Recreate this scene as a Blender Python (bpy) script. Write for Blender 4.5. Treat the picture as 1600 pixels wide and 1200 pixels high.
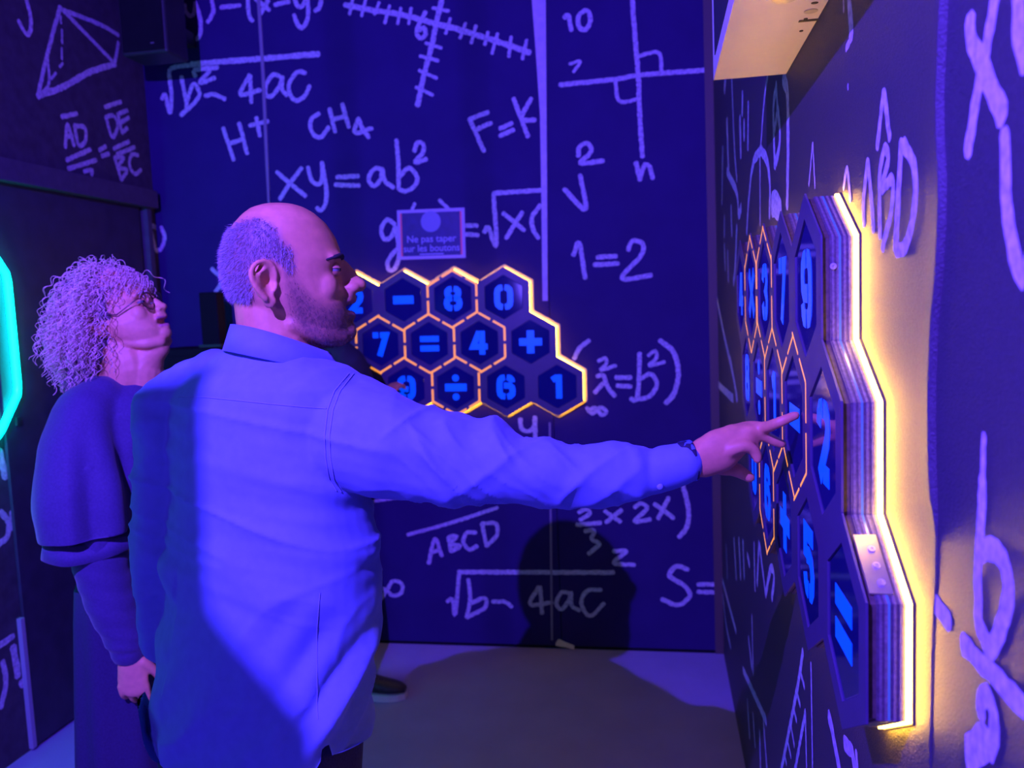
import bpy, bmesh, math, random
import numpy as np
from mathutils import Vector, Matrix
for _o in list(bpy.data.objects): bpy.data.objects.remove(_o)
random.seed(7); RNG = np.random.default_rng(7)
scene = bpy.context.scene
COL = scene.collection
# ------------------------------------------------------------------ camera
FPX, EYE = 1300.0, 1.55            # focal length in pixels of a 1600x1200 frame, camera height
_dy = np.array([225., 130., -FPX]); _dy /= np.linalg.norm(_dy)
_up = np.array([-600., 14900., 1300.]); _up -= _up.dot(_dy)*_dy; _up /= np.linalg.norm(_up)
_dx = np.cross(_dy, _up)
RWC = np.stack([_dx, _dy, _up], 1)  # world -> camera axes
CAMP = np.array([0., 0., EYE])
cam_d = bpy.data.cameras.new('camera'); cam = bpy.data.objects.new('camera', cam_d); COL.objects.link(cam)
cam_d.sensor_width = 36.0; cam_d.lens = 36.0*FPX/1600.0
cam.matrix_world = Matrix.Translation(Vector(CAMP)) @ Matrix([list(r) for r in RWC.T]).to_4x4()
cam_d.clip_start = 0.02
cam_d.dof.use_dof = True; cam_d.dof.focus_distance = 1.32; cam_d.dof.aperture_fstop = 5.0
scene.camera = cam
# ------------------------------------------------------------------ world, lights, exposure
vs = scene.view_settings
vs.view_transform = 'Standard'; vs.look = 'None'; vs.exposure = 0.0; vs.gamma = 1.0; vs.use_curve_mapping = False
world = bpy.data.worlds.new('dark_room'); scene.world = world; world.use_nodes = True
bg = world.node_tree.nodes['Background']
bg.inputs[0].default_value = (0.13, 0.08, 1.0, 1); bg.inputs[1].default_value = 0.02
def spot(name, loc, target, power, color, size_deg, blend, radius):
    l = bpy.data.lights.new(name, 'SPOT'); l.energy = power; l.color = color
    l.spot_size = math.radians(size_deg); l.spot_blend = blend; l.shadow_soft_size = radius
    o = bpy.data.objects.new(name, l); COL.objects.link(o); o.location = loc
    o.rotation_euler = (Vector(target)-Vector(loc)).to_track_quat('-Z', 'Y').to_euler()
    return o
# blue-violet stage spotlight behind the photographer
spot('stage_spotlight', (-0.75, -0.22, 2.52), (-0.75, 2.6, 1.10), 900, (0.115, 0.042, 1.0), 130, 0.3, 0.007)
# added weak violet fill behind the camera, lifts the man's shaded side
fl = bpy.data.lights.new('fill_light', 'POINT'); fl.energy = 80; fl.color = (0.13, 0.07, 1.0); fl.shadow_soft_size = .25
flo = bpy.data.objects.new('fill_light', fl); COL.objects.link(flo); flo.location = (-1.0, -.55, 1.75)
# ------------------------------------------------------------------ pixel rays and projections
def ray(px, py): return RWC.T @ np.array([px-800., 600.-py, -FPX])
def at(px, py, axis, val):
    d = ray(px, py); t = (val-CAMP[axis])/d[axis]; return CAMP+t*d
# ------------------------------------------------------------------ object helpers
def tag(o, label=None, cat=None, group=None, kind=None):
    for k, v in (('label', label), ('category', cat), ('group', group), ('kind', kind)):
        if v: o[k] = v
    return o
def empty(name, loc=(0, 0, 0), parent=None):
    o = bpy.data.objects.new(name, None); COL.objects.link(o); o.location = loc; o.empty_display_size = .05
    if parent: o.parent = parent
    return o
def link(name, me, mat=None, parent=None):
    if mat is not None and not me.materials: me.materials.append(mat)
    o = bpy.data.objects.new(name, me); COL.objects.link(o)
    if parent is not None:
        o.parent = parent
        if parent.type == 'EMPTY' or parent.parent is not None:
            pass
    return o
def mesh_from(verts, faces, smooth=False):
    me = bpy.data.meshes.new('m')
    me.from_pydata([tuple(map(float, v)) for v in verts], [], [tuple(int(i) for i in f) for f in faces]); me.update()
    if smooth: me.polygons.foreach_set('use_smooth', [True]*len(me.polygons))
    return me
def obj(name, verts, faces, mat, parent=None, smooth=False):
    """one mesh object given in world coordinates; a parent's offset is taken out"""
    v = np.asarray(verts, float)
    p = parent; off = np.zeros(3)
    while p is not None:
        off = off+np.array(p.location); p = p.parent
    return link(name, mesh_from(v-off, faces, smooth), mat, parent)
class MB:
    def __init__(s): s.v = []; s.f = []
    def add(s, v, f):
        n = len(s.v); s.v += [tuple(map(float, p)) for p in v]; s.f += [tuple(int(i)+n for i in q) for q in f]; return s
    def box(s, a, b):
        x0, y0, z0 = a; x1, y1, z1 = b
        v = [(x0, y0, z0), (x1, y0, z0), (x1, y1, z0), (x0, y1, z0), (x0, y0, z1), (x1, y0, z1), (x1, y1, z1), (x0, y1, z1)]
        return s.add(v, [(3, 2, 1, 0), (4, 5, 6, 7), (0, 1, 5, 4), (1, 2, 6, 5), (2, 3, 7, 6), (3, 0, 4, 7)])
    def prism(s, base, top):
        n = len(base)
        return s.add(list(base)+list(top), [tuple(range(n))[::-1], tuple(range(n, 2*n))]+[(i, (i+1) % n, n+(i+1) % n, n+i) for i in range(n)])
    def build(s, name, mat, parent=None, smooth=False): return obj(name, s.v, s.f, mat, parent, smooth)
def bevel(o, w, seg=2):
    m = o.modifiers.new('bevel', 'BEVEL'); m.width = w; m.segments = seg; m.limit_method = 'ANGLE'; return o
# ------------------------------------------------------------------ materials
def material(name, base, rough=.6, metal=0., noise=0., nscale=40., bump=0., bscale=200., emit=None, estr=0., spec=.5, attr=None, coord='Object', sheen=0., coat=0.):
    m = bpy.data.materials.new(name); m.use_nodes = True; nt = m.node_tree; N = nt.nodes; L = nt.links
    b = N['Principled BSDF']
    b.inputs['Base Color'].default_value = (*base, 1); b.inputs['Roughness'].default_value = rough
    b.inputs['Metallic'].default_value = metal; b.inputs['Specular IOR Level'].default_value = spec
    if sheen: b.inputs['Sheen Weight'].default_value = sheen
    if coat: b.inputs['Coat Weight'].default_value = coat; b.inputs['Coat Roughness'].default_value = .08
    tc = N.new('ShaderNodeTexCoord')
    src = None
    if attr:
        a = N.new('ShaderNodeAttribute'); a.attribute_name = attr; src = a.outputs['Color']
    if noise:
        n = N.new('ShaderNodeTexNoise'); n.inputs['Scale'].default_value = nscale; n.inputs['Detail'].default_value = 5
        L.new(tc.outputs[coord], n.inputs['Vector'])
        mr = N.new('ShaderNodeMapRange'); mr.inputs[1].default_value = .3; mr.inputs[2].default_value = .7
        mr.inputs[3].default_value = 1-noise; mr.inputs[4].default_value = 1+noise
        L.new(n.outputs['Fac'], mr.inputs[0])
        mx = N.new('ShaderNodeMix'); mx.data_type = 'RGBA'; mx.blend_type = 'MULTIPLY'; mx.inputs[0].default_value = 1
        if src: L.new(src, mx.inputs[6])
        else: mx.inputs[6].default_value = (*base, 1)
        L.new(mr.outputs[0], mx.inputs[7]); src = mx.outputs[2]
    if src: L.new(src, b.inputs['Base Color'])
    if bump:
        n2 = N.new('ShaderNodeTexNoise'); n2.inputs['Scale'].default_value = bscale; n2.inputs['Detail'].default_value = 3
        L.new(tc.outputs[coord], n2.inputs['Vector'])
        bp_ = N.new('ShaderNodeBump'); bp_.inputs['Strength'].default_value = bump; bp_.inputs['Distance'].default_value = .002
        L.new(n2.outputs['Fac'], bp_.inputs['Height']); L.new(bp_.outputs['Normal'], b.inputs['Normal'])
    if emit:
        b.inputs['Emission Color'].default_value = (*emit, 1); b.inputs['Emission Strength'].default_value = estr
    return m
M = {}
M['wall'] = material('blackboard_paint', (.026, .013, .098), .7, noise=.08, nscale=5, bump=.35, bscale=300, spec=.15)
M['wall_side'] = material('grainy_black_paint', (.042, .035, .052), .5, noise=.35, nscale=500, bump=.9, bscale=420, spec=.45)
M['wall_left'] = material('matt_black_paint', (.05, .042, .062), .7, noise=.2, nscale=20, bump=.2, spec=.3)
M['door'] = material('dark_door_paint', (.030, .026, .05), .55, noise=.2, nscale=14)
M['frame'] = material('frame_paint', (.06, .05, .08), .55, noise=.15, nscale=30)
M['floor'] = material('painted_floor', (.28, .24, .46), .42, noise=.06, nscale=6, bump=.05, bscale=90)
M['chalk'] = material('chalk', (.46, .43, .53), .95, noise=.32, nscale=90, spec=.05)
M['strip'] = material('pale_seam_filler', (.50, .44, .55), .6, noise=.1)
M['seam'] = material('seam_grey', (.24, .2, .26), .6)
M['black'] = material('black_plastic', (.02, .02, .026), .45, noise=.1, nscale=60)
M['cabinet'] = material('black_laminate', (.008, .007, .011), .8, noise=.1, nscale=30, spec=.1)
M['metalbox'] = material('cream_sheet_metal', (.62, .58, .52), .42, noise=.04, nscale=12, spec=.5)
M['dark'] = material('dark_slot', (.01, .01, .012), .6)
M['plate'] = material('panel_face_paint', (.06, .045, .10), .42, noise=.06, nscale=25, spec=.5)
M['button'] = material('button_gloss', (.010, .010, .085), .07, noise=.05, nscale=8, spec=.6, coat=.5, emit=(0., 0.0, 1.0), estr=.035)
M['glyph'] = material('glyph_light', (.0, .05, .5), .3, emit=(0.0, .062, 1.0), estr=1.05)
M['orange'] = material('orange_light_line', (.5, .2, .05), .3, emit=(1.0, .33, .045), estr=1.1)
M['ply'] = material('plywood_edge', (.12, .10, .12), .6, noise=.3, nscale=220)
M['ply2'] = material('plywood_edge_dark', (.07, .055, .07), .65, noise=.3, nscale=220)
M['brown'] = material('dark_brown_wood', (.075, .052, .040), .6, noise=.35, nscale=120)  # dark brown tone, deeper than the plywood layers
M['acrylic'] = material('cyan_acrylic_edge', (.08, .20, .25), .25, emit=(.08, .45, .65), estr=.06)
M['led'] = material('warm_led_strip', (.9, .7, .3), .4, emit=(1.0, .50, .030), estr=88.)
M['led_far'] = material('warm_led_strip_far', (.9, .7, .3), .4, emit=(1.0, .50, .035), estr=45.)
M['neon'] = material('cyan_neon', (.1, .8, .7), .3, emit=(.0, .64, .60), estr=24.0)
M['steel'] = material('zinc_steel', (.42, .40, .42), .35, metal=.8, noise=.1)
M['screw'] = material('bright_screw', (.7, .7, .75), .3, metal=.6)
M['paper'] = material('sign_paper_blue', (.020, .016, .12), .5, noise=.2, nscale=30)
M['sleeve'] = material('clear_sleeve_rim', (.50, .42, .6), .2, spec=.8)
M['pink'] = material('sign_red_border', (.95, .16, .16), .5)
M['signtext'] = material('sign_pale_print', (.34, .32, .55), .6)
M['signdisc'] = material('sign_disc', (.22, .22, .42), .5)
# ------------------------------------------------------------------ room shell
XW, YB, XL, HT = .254, 3.622, -2.305, 3.0
floor = MB().box((-5, -4, -.1), (3, 6, 0)).build('floor', M['floor']); tag(floor, kind='structure')
ceil = MB().box((-5, -4, HT), (3, 6, HT+.1)).build('ceiling', M['dark']); tag(ceil, kind='structure')
wb = MB().box((XL-.1, YB+.012, 0), (XW+.1, YB+.1, HT)).build('wall_back', M['dark']); tag(wb, kind='structure')
def x_on_back(px, py): return at(px, py, 1, YB)[0]
sA = x_on_back(411, 140); sB = x_on_back(852, 300)
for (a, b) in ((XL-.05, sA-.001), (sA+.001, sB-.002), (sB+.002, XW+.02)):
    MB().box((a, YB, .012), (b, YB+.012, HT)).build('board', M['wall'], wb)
# pale wedge-shaped filler in the seam and thin seam beads
def back_poly(pts, thick=.004):
    base = [at(px, py, 1, YB) for px, py in pts]; top = [b-np.array([0, thick, 0]) for b in base]
    return MB().prism([b+np.array([0, .006, 0]) for b in base], top)
t1 = back_poly([(829, -30), (838, 90), (844, 180), (846, 300), (848, 470), (856, 470), (855, 300), (853, 0), (852, -30)], .006).build('trim_1', M['strip']); tag(t1, kind='structure')
t2 = back_poly([(400, -30), (409, 115), (415, 250), (419, 320), (422, 320), (419.5, 250), (414, 115), (405, -30)], .004).build('trim_2', M['seam']); tag(t2, kind='structure')
t3 = back_poly([(857.5, 660), (861, 1000), (864, 1000), (860.5, 660)], .003).build('trim_3', M['seam']); tag(t3, kind='structure')
t4 = MB().box((XW-.035, YB-.010, 0), (XW, YB, HT)).build('trim_4', material('corner_gap_shade', (.09, .06, .05), .6)); tag(t4, kind='structure')  # brown strip standing in for the shadowed gap in the corner
bb = MB().box((XL, YB-.004, 0), (XW, YB+.001, .012)).build('baseboard_back', M['cabinet']); tag(bb, kind='structure')
# left wall
wl = MB().box((XL-.1, -2.2, 0), (XL, YB+.1, HT)).build('wall_left', M['wall_left']); tag(wl, kind='structure')
# right wall: far board with a bulging loose edge, and a set-back near board
seam_px = [(1470, -40), (1468, 0), (1462, 150), (1463, 220), (1466, 270), (1466, 330), (1461, 430), (1454, 500), (1450, 600), (1450, 700), (1452, 760), (1456, 830), (1455, 900), (1450, 1000), (1448, 1100), (1446, 1200), (1446, 1300)]
LIP, REC = .0045, .0022
sz = []; sy = []
for px, py in seam_px:
    p = at(px, py, 0, XW-LIP); sz.append(p[2]); sy.append(p[1])
sz = np.array(sz)[::-1]; sy = np.array(sy)[::-1]
zz = np.concatenate([[0, .25, .5], np.linspace(.62, 2.25, 90), [2.6, HT]])
def seam_y(z): return np.interp(z, sz, sy)
ZSEAM = at(1456, 815, 0, XW)[2]
def loose(z): return np.clip((z-ZSEAM+.01)/.04, 0, 1)
def lip_of(z): return LIP*loose(z)
def rec_of(z): return .0006+REC*loose(z)
rows = []
offs = [0, .006, .015, .03, .05, .08]
for z in zz:
    y0 = seam_y(z); lp = lip_of(z)
    r = [(XW-lp*(1-min(1, o/.06))**1.6, y0+o, z) for o in offs]+[(XW, YB+.02, z)]
    r = [(XW+.02, y0+.003, z)]+r
    rows.append(r)
nv = len(rows[0]); V = [p for r in rows for p in r]
F = [(i*nv+j, i*nv+j+1, (i+1)*nv+j+1, (i+1)*nv+j) for i in range(len(rows)-1) for j in range(nv-1)]
wr = obj('wall_right', V, F, M['wall_side'], None, True); tag(wr, kind='structure')
V = []; F = []
for z in zz: V += [(XW+rec_of(z), -2.2, z), (XW+rec_of(z), seam_y(z)+.05, z), (XW+.06, seam_y(z)+.05, z), (XW+.06, -2.2, z)]
for i in range(len(zz)-1):
    for j in range(4): F.append((4*i+j, 4*i+(j+1) % 4, 4*i+4+(j+1) % 4, 4*i+4+j))
obj('board', V, F, M['wall_side'], wr)
# ------------------------------------------------------------------ chalk writing
def catmull(P, step):
    P = [np.array(p, float) for p in P]
    if len(P) == 2: 
        n = max(2, int(np.linalg.norm(P[1]-P[0])/step)); return [P[0]+(P[1]-P[0])*i/n for i in range(n+1)]
    out = []
    Q = [2*P[0]-P[1]]+P+[2*P[-1]-P[-2]]
    for i in range(1, len(Q)-2):
        n = max(2, int(np.linalg.norm(Q[i+1]-Q[i])/step))
        for k in range(n):
            t = k/n
            out.append(.5*((2*Q[i])+(-Q[i-1]+Q[i+1])*t+(2*Q[i-1]-5*Q[i]+4*Q[i+1]-Q[i+2])*t*t+(-Q[i-1]+3*Q[i]-3*Q[i+1]+Q[i+2])*t**3))
    out.append(P[-1]); return out
def ribbon2d(P, w, jit=.16):
    """rough-edged chalk stroke in the plane: returns vertices (2D) and faces"""
    P = catmull(P, max(w*.45, .004)); n = len(P); v = []; f = []
    ang0 = None
    tang = []
    for i in range(n):
        d = P[min(i+1, n-1)]-P[max(i-1, 0)]; l = np.linalg.norm(d)
        tang.append(d/l if l > 1e-9 else (tang[-1] if tang else np.array([1., 0])))
    P = [P[0]-tang[0]*w*.3]+P+[P[-1]+tang[-1]*w*.3]; tang = [tang[0]]+tang+[tang[-1]]; n += 2
    for i in range(n):
        k = .55 if i in (0, n-1) else 1.
        nr = np.array([-tang[i][1], tang[i][0]])
        a = k*w*.5*(1+random.uniform(-jit, jit)); b = k*w*.5*(1+random.uniform(-jit, jit))
        v += [P[i]+nr*a, P[i]-nr*b]
    for i in range(n-1): f.append((2*i, 2*i+1, 2*i+3, 2*i+2))
    return v, f
PLANES = {  # name: (axis, value, (u axis, v axis), outward sign offset)
    'back': (1, YB, 0, 2, -1), 'right': (0, XW, 1, 2, -1), 'near': (0, XW+.002, 1, 2, -1), 'left': (0, XL, 1, 2, 1)}
def chalk(plane, parent, strokes, org=(0, 0), s=1., w=.02, label=None):
    ax, val, u, vv, sg = PLANES[plane]
    mb = MB()
    for k, st in enumerate(strokes):
        ww = w
        if isinstance(st[0], (int, float)): ww = w*st[0]; st = st[1:]
        pts = []
        for zx, zy in st:
            p = at(org[0]+zx/s, org[1]+zy/s, ax, val); pts.append((p[u], p[vv]))
        v2, f = ribbon2d(pts, ww)
        if plane == 'right': pass
        v3 = []
        h = .0003+.00004*k
        for qi, q in enumerate(v2):
            p = np.zeros(3); p[u] = q[0]; p[vv] = q[1]; p[ax] = val+sg*(h+4e-6*qi); v3.append(p)
            if plane == 'near': p[ax] += rec_of(q[1])-.002
            if plane == 'right':
                y0 = seam_y(q[1]); o = q[0]-y0
                if plane == 'right' and o < .06: p[ax] -= lip_of(q[1])*(1-max(0., min(1., o/.06)))**1.6
        mb.add(v3, f)
    o = mb.build('chalk_writing', M['chalk'], parent)
    if label: o['label'] = label
    return o
A = dict(org=(240, 0), s=5.333, w=.0195)
chalk('back', wb, [[(258, 40), (270, 95), (310, 135), (340, 100), (345, 20)], [(345, 20), (380, 120), (395, 230), (375, 310), (335, 330), (305, 320)],
    [(480, -20), (500, 80), (480, 140), (450, 185)], [(560, 62), (720, 45)], [(785, -20), (790, 80), (800, 140), (825, 175)],
    [(850, -10), (965, 85)], [(955, 0), (885, 125)], [(1010, 40), (1130, 12)], [(1170, -20), (1205, 55), (1240, 50), (1270, -10)],
    [(1280, -20), (1290, 100), (1275, 180), (1235, 235), (1200, 200), (1170, 125)], [(1398, -20), (1385, 60), (1345, 90)]], label='chalk y) - (x-y)', **A)
chalk('back', wb, [[(130, 590), (170, 560), (315, 540)], [1.3, (315, 535), (880, 490), (1375, 450)], [(70, 825), (95, 785), (135, 940), (150, 800), (128, 605)],
    [(230, 640), (260, 780), (275, 900), (228, 960)], [(228, 960), (320, 880), (380, 800), (370, 740), (330, 700), (275, 850)],
    [(350, 635), (345, 585), (535, 562)], [(470, 590), (385, 690), (510, 650)], [(430, 800), (500, 785), (595, 825)],
    [(800, 625), (725, 785), (890, 750)], [(803, 630), (815, 855)],
    [(1075, 650), (1000, 622), (940, 700), (935, 790), (985, 800), (1050, 720), (1075, 640), (1070, 740), (1110, 795)],
    [(1265, 610), (1200, 600), (1130, 700), (1140, 790), (1190, 840), (1260, 800), (1300, 715)]], label='chalk square root of b squared minus 4ac', **A)
B = dict(org=(400, 0), s=4., w=.0195)
chalk('back', wb, [[(-205, 800), (-140, 1000)], [(-105, 770), (-55, 960)], [(-170, 900), (-80, 870)], [(-40, 785), (75, 757)], [(2, 735), (25, 850)]], label='chalk H+', **B)
chalk('back', wb, [[(395, 710), (350, 740), (340, 800), (370, 850), (410, 855), (455, 795)], [(460, 680), (495, 825)], [(540, 650), (580, 795)], [(475, 750), (560, 725)],
    [(640, 740), (620, 828), (725, 803)], [(640, 740), (665, 800), (705, 860)]], label='chalk CH4', **B)
chalk('back', wb, [[(130, 1075), (205, 1140), (310, 1225)], [(285, 1050), (210, 1150), (150, 1245)], [(325, 1045), (350, 1130), (395, 1150), (415, 1100), (412, 1015)],
    [(412, 1015), (440, 1180), (435, 1270), (405, 1315), (380, 1300)], [(505, 1108), (640, 1100)], [(495, 1155), (645, 1160)],
    [(785, 1060), (750, 1050), (715, 1085), (705, 1130), (740, 1162), (780, 1120), (792, 1055), (805, 1130), (860, 1172)],
    [(878, 875), (890, 1020), (892, 1180)], [(892, 1110), (955, 1050), (1008, 1110), (985, 1170), (930, 1195), (892, 1180)],
    [(990, 945), (1010, 892), (1045, 900), (1045, 950), (995, 1015), (1065, 995)]], label='chalk xy = ab squared', **B)
chalk('back', wb, [[(1335, 745), (1425, 945)], [(1335, 745), (1450, 700)], [(1375, 810), (1470, 770)], [(1525, 805), (1600, 770)], [(1525, 850), (1610, 812)],
    [(1610, 615), (1700, 855)], [(1720, 615), (1660, 740), (1745, 750)]], label='chalk F = K', **B)
tk = [(605, -10, 585, 90), (688, -10, 660, 100), (770, 15, 740, 90), (835, 35, 805, 145), (905, 50, 885, 150), (970, 50, 955, 150), (1215, 115, 1185, 210), (1310, 145, 1275, 240), (1375, 160, 1345, 270), (1450, 200, 1430, 280), (1510, 210, 1475, 335), (1595, 230, 1580, 355), (1692, 250, 1665, 370), (1105, 50, 1205, 70), (1060, 270, 1160, 300), (1025, 350, 1140, 380), (1020, 440, 1130, 490), (1000, 545, 1105, 595)]
chalk('back', wb, [[1.2, (555, 30), (700, 60), (900, 90), (1130, 150), (1300, 195), (1600, 290), (1710, 330)], [1.2, (1165, -20), (1130, 130), (1100, 280), (1050, 470), (1010, 660)],
    [(1060, 75), (1015, 160), (1005, 215), (1035, 240), (1060, 215), (1050, 175), (1020, 190)]]+[[.75, (a, b), (c, d)] for a, b, c, d in tk], label='chalk graduated axes', **B)
C3 = dict(org=(800, 0), s=4., w=.0195)
chalk('back', wb, [[(328, 112), (352, 95), (370, 190)], [(455, 65), (415, 100), (420, 170), (460, 185), (490, 130), (480, 75), (450, 65)]], label='chalk 10', **C3)
chalk('back', wb, [[(750, -20), (775, 300), (790, 480), (800, 750), (815, 980)], [(300, 530), (650, 495), (800, 470), (1255, 435)], [.8, (790, 350), (915, 330), (935, 450)], [.8, (645, 495), (670, 630), (790, 620)],
    [.7, (360, 400), (425, 385), (385, 450)], [(775, 1015), (800, 1125)], [(800, 1110), (830, 1030), (860, 1045), (880, 1115)]], label='chalk perpendicular lines with right angle marks', **C3)
D = dict(org=(580, 180), s=3.2, w=.0195)
chalk('back', wb, [[(1035, 205), (1040, 160), (1075, 140), (1100, 165), (1090, 195), (1045, 240), (1160, 228)], [(965, 370), (1070, 470), (1045, 300)]], label='chalk square root with exponent 2', **D)
chalk('back', wb, [[(1010, 700), (1040, 640), (1070, 815)], [(1130, 710), (1225, 705)], [(1115, 748), (1235, 742)], [(1285, 675), (1305, 630), (1355, 640), (1350, 700), (1255, 815), (1400, 800)]], label='chalk 1 = 2', **D)
chalk('back', wb, [[(565, 585), (585, 560), (625, 650), (612, 395)], [(612, 390), (845, 375)], [(660, 490), (765, 575)], [(755, 485), (675, 615)], [(845, 450), (805, 510), (810, 570), (835, 615)],
    [(118, 545), (80, 522), (50, 570), (65, 618), (100, 610), (122, 560), (135, 640), (140, 700), (120, 765), (90, 775), (82, 735), (110, 690), (140, 660)], [.8, (205, 470), (218, 442)], [.8, (340, 425), (388, 470)],
    [(460, 550), (530, 552)], [(460, 595), (535, 600)]], label='chalk g(x) = square root of x', **D)
G = dict(org=(520, 300), s=2.759, w=.0195)
chalk('back', wb, [[(1105, 640), (1062, 675), (1040, 720)], [(1140, 795), (1165, 790), (1185, 840), (1215, 880)], [(1175, 815), (1130, 865)], [.8, (1145, 730), (1175, 715), (1180, 740), (1155, 768), (1220, 748)],
    [(1220, 800), (1285, 800)], [(1225, 835), (1285, 838)], [(1322, 695), (1320, 800), (1310, 895), (1285, 890)], [(1318, 810), (1370, 785), (1397, 830), (1365, 880), (1310, 895)],
    [.8, (1360, 705), (1390, 685), (1395, 715), (1365, 748), (1430, 733)], [1.1, (1410, 640), (1468, 690), (1490, 780), (1470, 870), (1435, 910)],
    [.9, (1095, 930), (1120, 955), (1150, 930), (1180, 945), (1160, 962), (1130, 930), (1100, 945)]], label='chalk (a squared = b squared)', **G)
chalk('back', wb, [[(808, 978), (815, 1020), (845, 1032), (868, 1010), (872, 970)], [(870, 975), (872, 1060), (850, 1100)]], label='chalk letter y', **G)
K = dict(org=(540, 760), s=2.58, w=.0185)
chalk('back', wb, [[.8, (110, 60), (230, 42)], [.9, (250, 195), (430, 145), (612, 85)], [(335, 310), (360, 212), (388, 280)], [(343, 268), (378, 255)], [(415, 205), (425, 262)], [(415, 205), (448, 200), (422, 230), (462, 240), (425, 262)],
    [(525, 185), (488, 188), (475, 225), (500, 255), (530, 240)], [(550, 150), (568, 240)], [(550, 150), (605, 150), (610, 195), (568, 240)]], label='chalk ABCD', **K)
chalk('back', wb, [[(85, 252), (120, 280), (140, 340)], [(165, 418), (140, 455), (112, 440), (125, 405), (165, 415), (190, 382), (225, 392), (225, 428), (190, 440), (165, 415)]], label='chalk infinity sign', **K)
chalk('back', wb, [[(410, 465), (430, 455), (442, 515), (458, 350)], [1.15, (455, 345), (1080, 347)], [(495, 375), (502, 450), (488, 528)], [(488, 528), (560, 490), (562, 450), (505, 470)], [(592, 465), (640, 465), (670, 485)],
    [(778, 405), (745, 475), (832, 468)], [(785, 405), (792, 512)], [(905, 430), (870, 428), (850, 470), (870, 495), (900, 460), (908, 428), (912, 480), (942, 500)], [(1030, 418), (975, 420), (950, 470), (985, 522), (1042, 472)]], label='chalk lower square root of b minus 4ac', **K)
chalk('back', wb, [[(1080, 262), (1132, 262), (1082, 308), (1165, 316)]], label='chalk z', **K)
chalk('back', wb, [[1.1, (1380, 335), (1335, 322), (1305, 360), (1365, 400), (1388, 440), (1340, 478), (1275, 455)], [(1420, 395), (1500, 395)], [(1420, 425), (1500, 428)]], label='chalk S =', **K)
chalk('back', wb, [[(940, 105), (968, 92), (985, 108), (945, 135)], [(932, 155), (1028, 147)], [(965, 180), (1002, 178), (992, 212), (1022, 232), (980, 272)], [(1045, 100), (1108, 142)], [(1112, 95), (1050, 145)],
    [(1165, 85), (1192, 68), (1215, 90), (1165, 140), (1228, 133)], [(1245, 70), (1322, 128)], [(1302, 45), (1260, 130)], [1.1, (1358, -10), (1382, 90), (1376, 160), (1345, 205)]], label='chalk two thirds x 2x', **K)
chalk('back', wb, [[(331, 420), (353, 440)], [(353, 432), (337, 456)]], w=.0195, label='chalk x')
chalk('back', wb, [[(252, 355), (257, 370), (254, 385), (249, 391)]], w=.0195)
# left wall
Lw = dict(org=(0, 0), s=4., w=.019)
chalk('left', wl, [[(160, -20), (190, 100), (190, 190), (165, 215), (115, 130)]], label='chalk J', **Lw)
chalk('left', wl, [[(375, 45), (300, 320), (235, 600)], [(375, 45), (540, 215), (720, 400)], [(385, 60), (520, 110), (640, 160), (740, 220)], [(740, 265), (715, 400)], [1.3, (235, 600), (400, 540), (560, 450), (720, 400)],
    [.7, (295, 350), (305, 520), (250, 590)], [.6, (378, 100), (380, 145)], [.6, (386, 185), (388, 270)], [.6, (385, 300), (386, 370)], [.6, (392, 395), (372, 418)], [.6, (350, 455), (318, 492)]], label='chalk pyramid', **Lw)
chalk('left', wl, [[(385, 730), (480, 710)], [(408, 920), (422, 780), (462, 910)], [(412, 855), (452, 848)], [(465, 790), (492, 908), (532, 880), (530, 800), (465, 785)], [(415, 1000), (565, 935)], [(425, 1055), (600, 1000)],
    [(525, 1072), (575, 1062), (572, 1092)], [(620, 940), (660, 915)], [(635, 975), (680, 960)], [(655, 670), (755, 635)], [(660, 730), (700, 855), (735, 790), (710, 725), (660, 732)], [(735, 710), (762, 830)], [(735, 715), (795, 690)], [(745, 770), (805, 735)], [(762, 830), (795, 800)],
    [(710, 930), (805, 885)], [(730, 965), (840, 920)], [(715, 985), (757, 1125)], [(715, 985), (772, 985), (735, 1045), (792, 1062), (757, 1125)], [(862, 970), (820, 968), (808, 1030), (840, 1088), (880, 1062)]], label='chalk AD = DE over BC', **Lw)
Lz = dict(org=(0, 200), s=4.444, w=.022)
chalk('left', wl, [[(1100, 848), (1085, 852), (1066, 780), (1048, 685), (1090, 690)], [(1030, 745), (1052, 800), (1035, 860)]], label='chalk D in the corner', **Lz)
Ll = dict(org=(0, 660), s=2.222, w=.024)
chalk('left', wl, [[1.3, (-5, 100), (20, 190)], [(2, 310), (30, 350), (22, 400), (-5, 422)], [(42, 310), (38, 370)], [(-10, 780), (45, 742)], [(10, 830), (20, 900), (2, 990)], [1.3, (45, 780), (62, 880)], [1.2, (74, 900), (78, 912)]], label='chalk bracket and exclamation mark', **Ll)
# right wall, near set-back board
Nr = dict(org=(1440, 0), s=2.5, w=.0165)
chalk('near', wr, [[1.3, (186, 78), (192, 160), (235, 250)], [1.35, (232, 245), (312, 452)], [1.1, (288, -30), (240, 240)], [1.1, (240, 240), (206, 420), (178, 595)], [1.3, (375, -30), (380, 130), (410, 240)]], label='chalk X', **Nr)
chalk('near', wr, [[1.1, (320, 525), (325, 700), (335, 850), (358, 990), (392, 1085), (440, 960)]], label='chalk U', **Nr)
Nl = dict(org=(1440, 660), s=2.222, w=.0165)
chalk('near', wr, [[.6, (213, 45), (210, 200)], [(209, 200), (203, 450), (205, 710)], [1.2, (212, 455), (240, 435), (285, 480), (310, 570), (300, 660), (250, 785), (225, 740), (207, 705)]], label='chalk tall b', **Nl)
chalk('near', wr, [[1.2, (150, 770), (250, 870), (370, 995)], [1.2, (36, 602), (102, 692)]], label='chalk slashes', **Nl)
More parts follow.
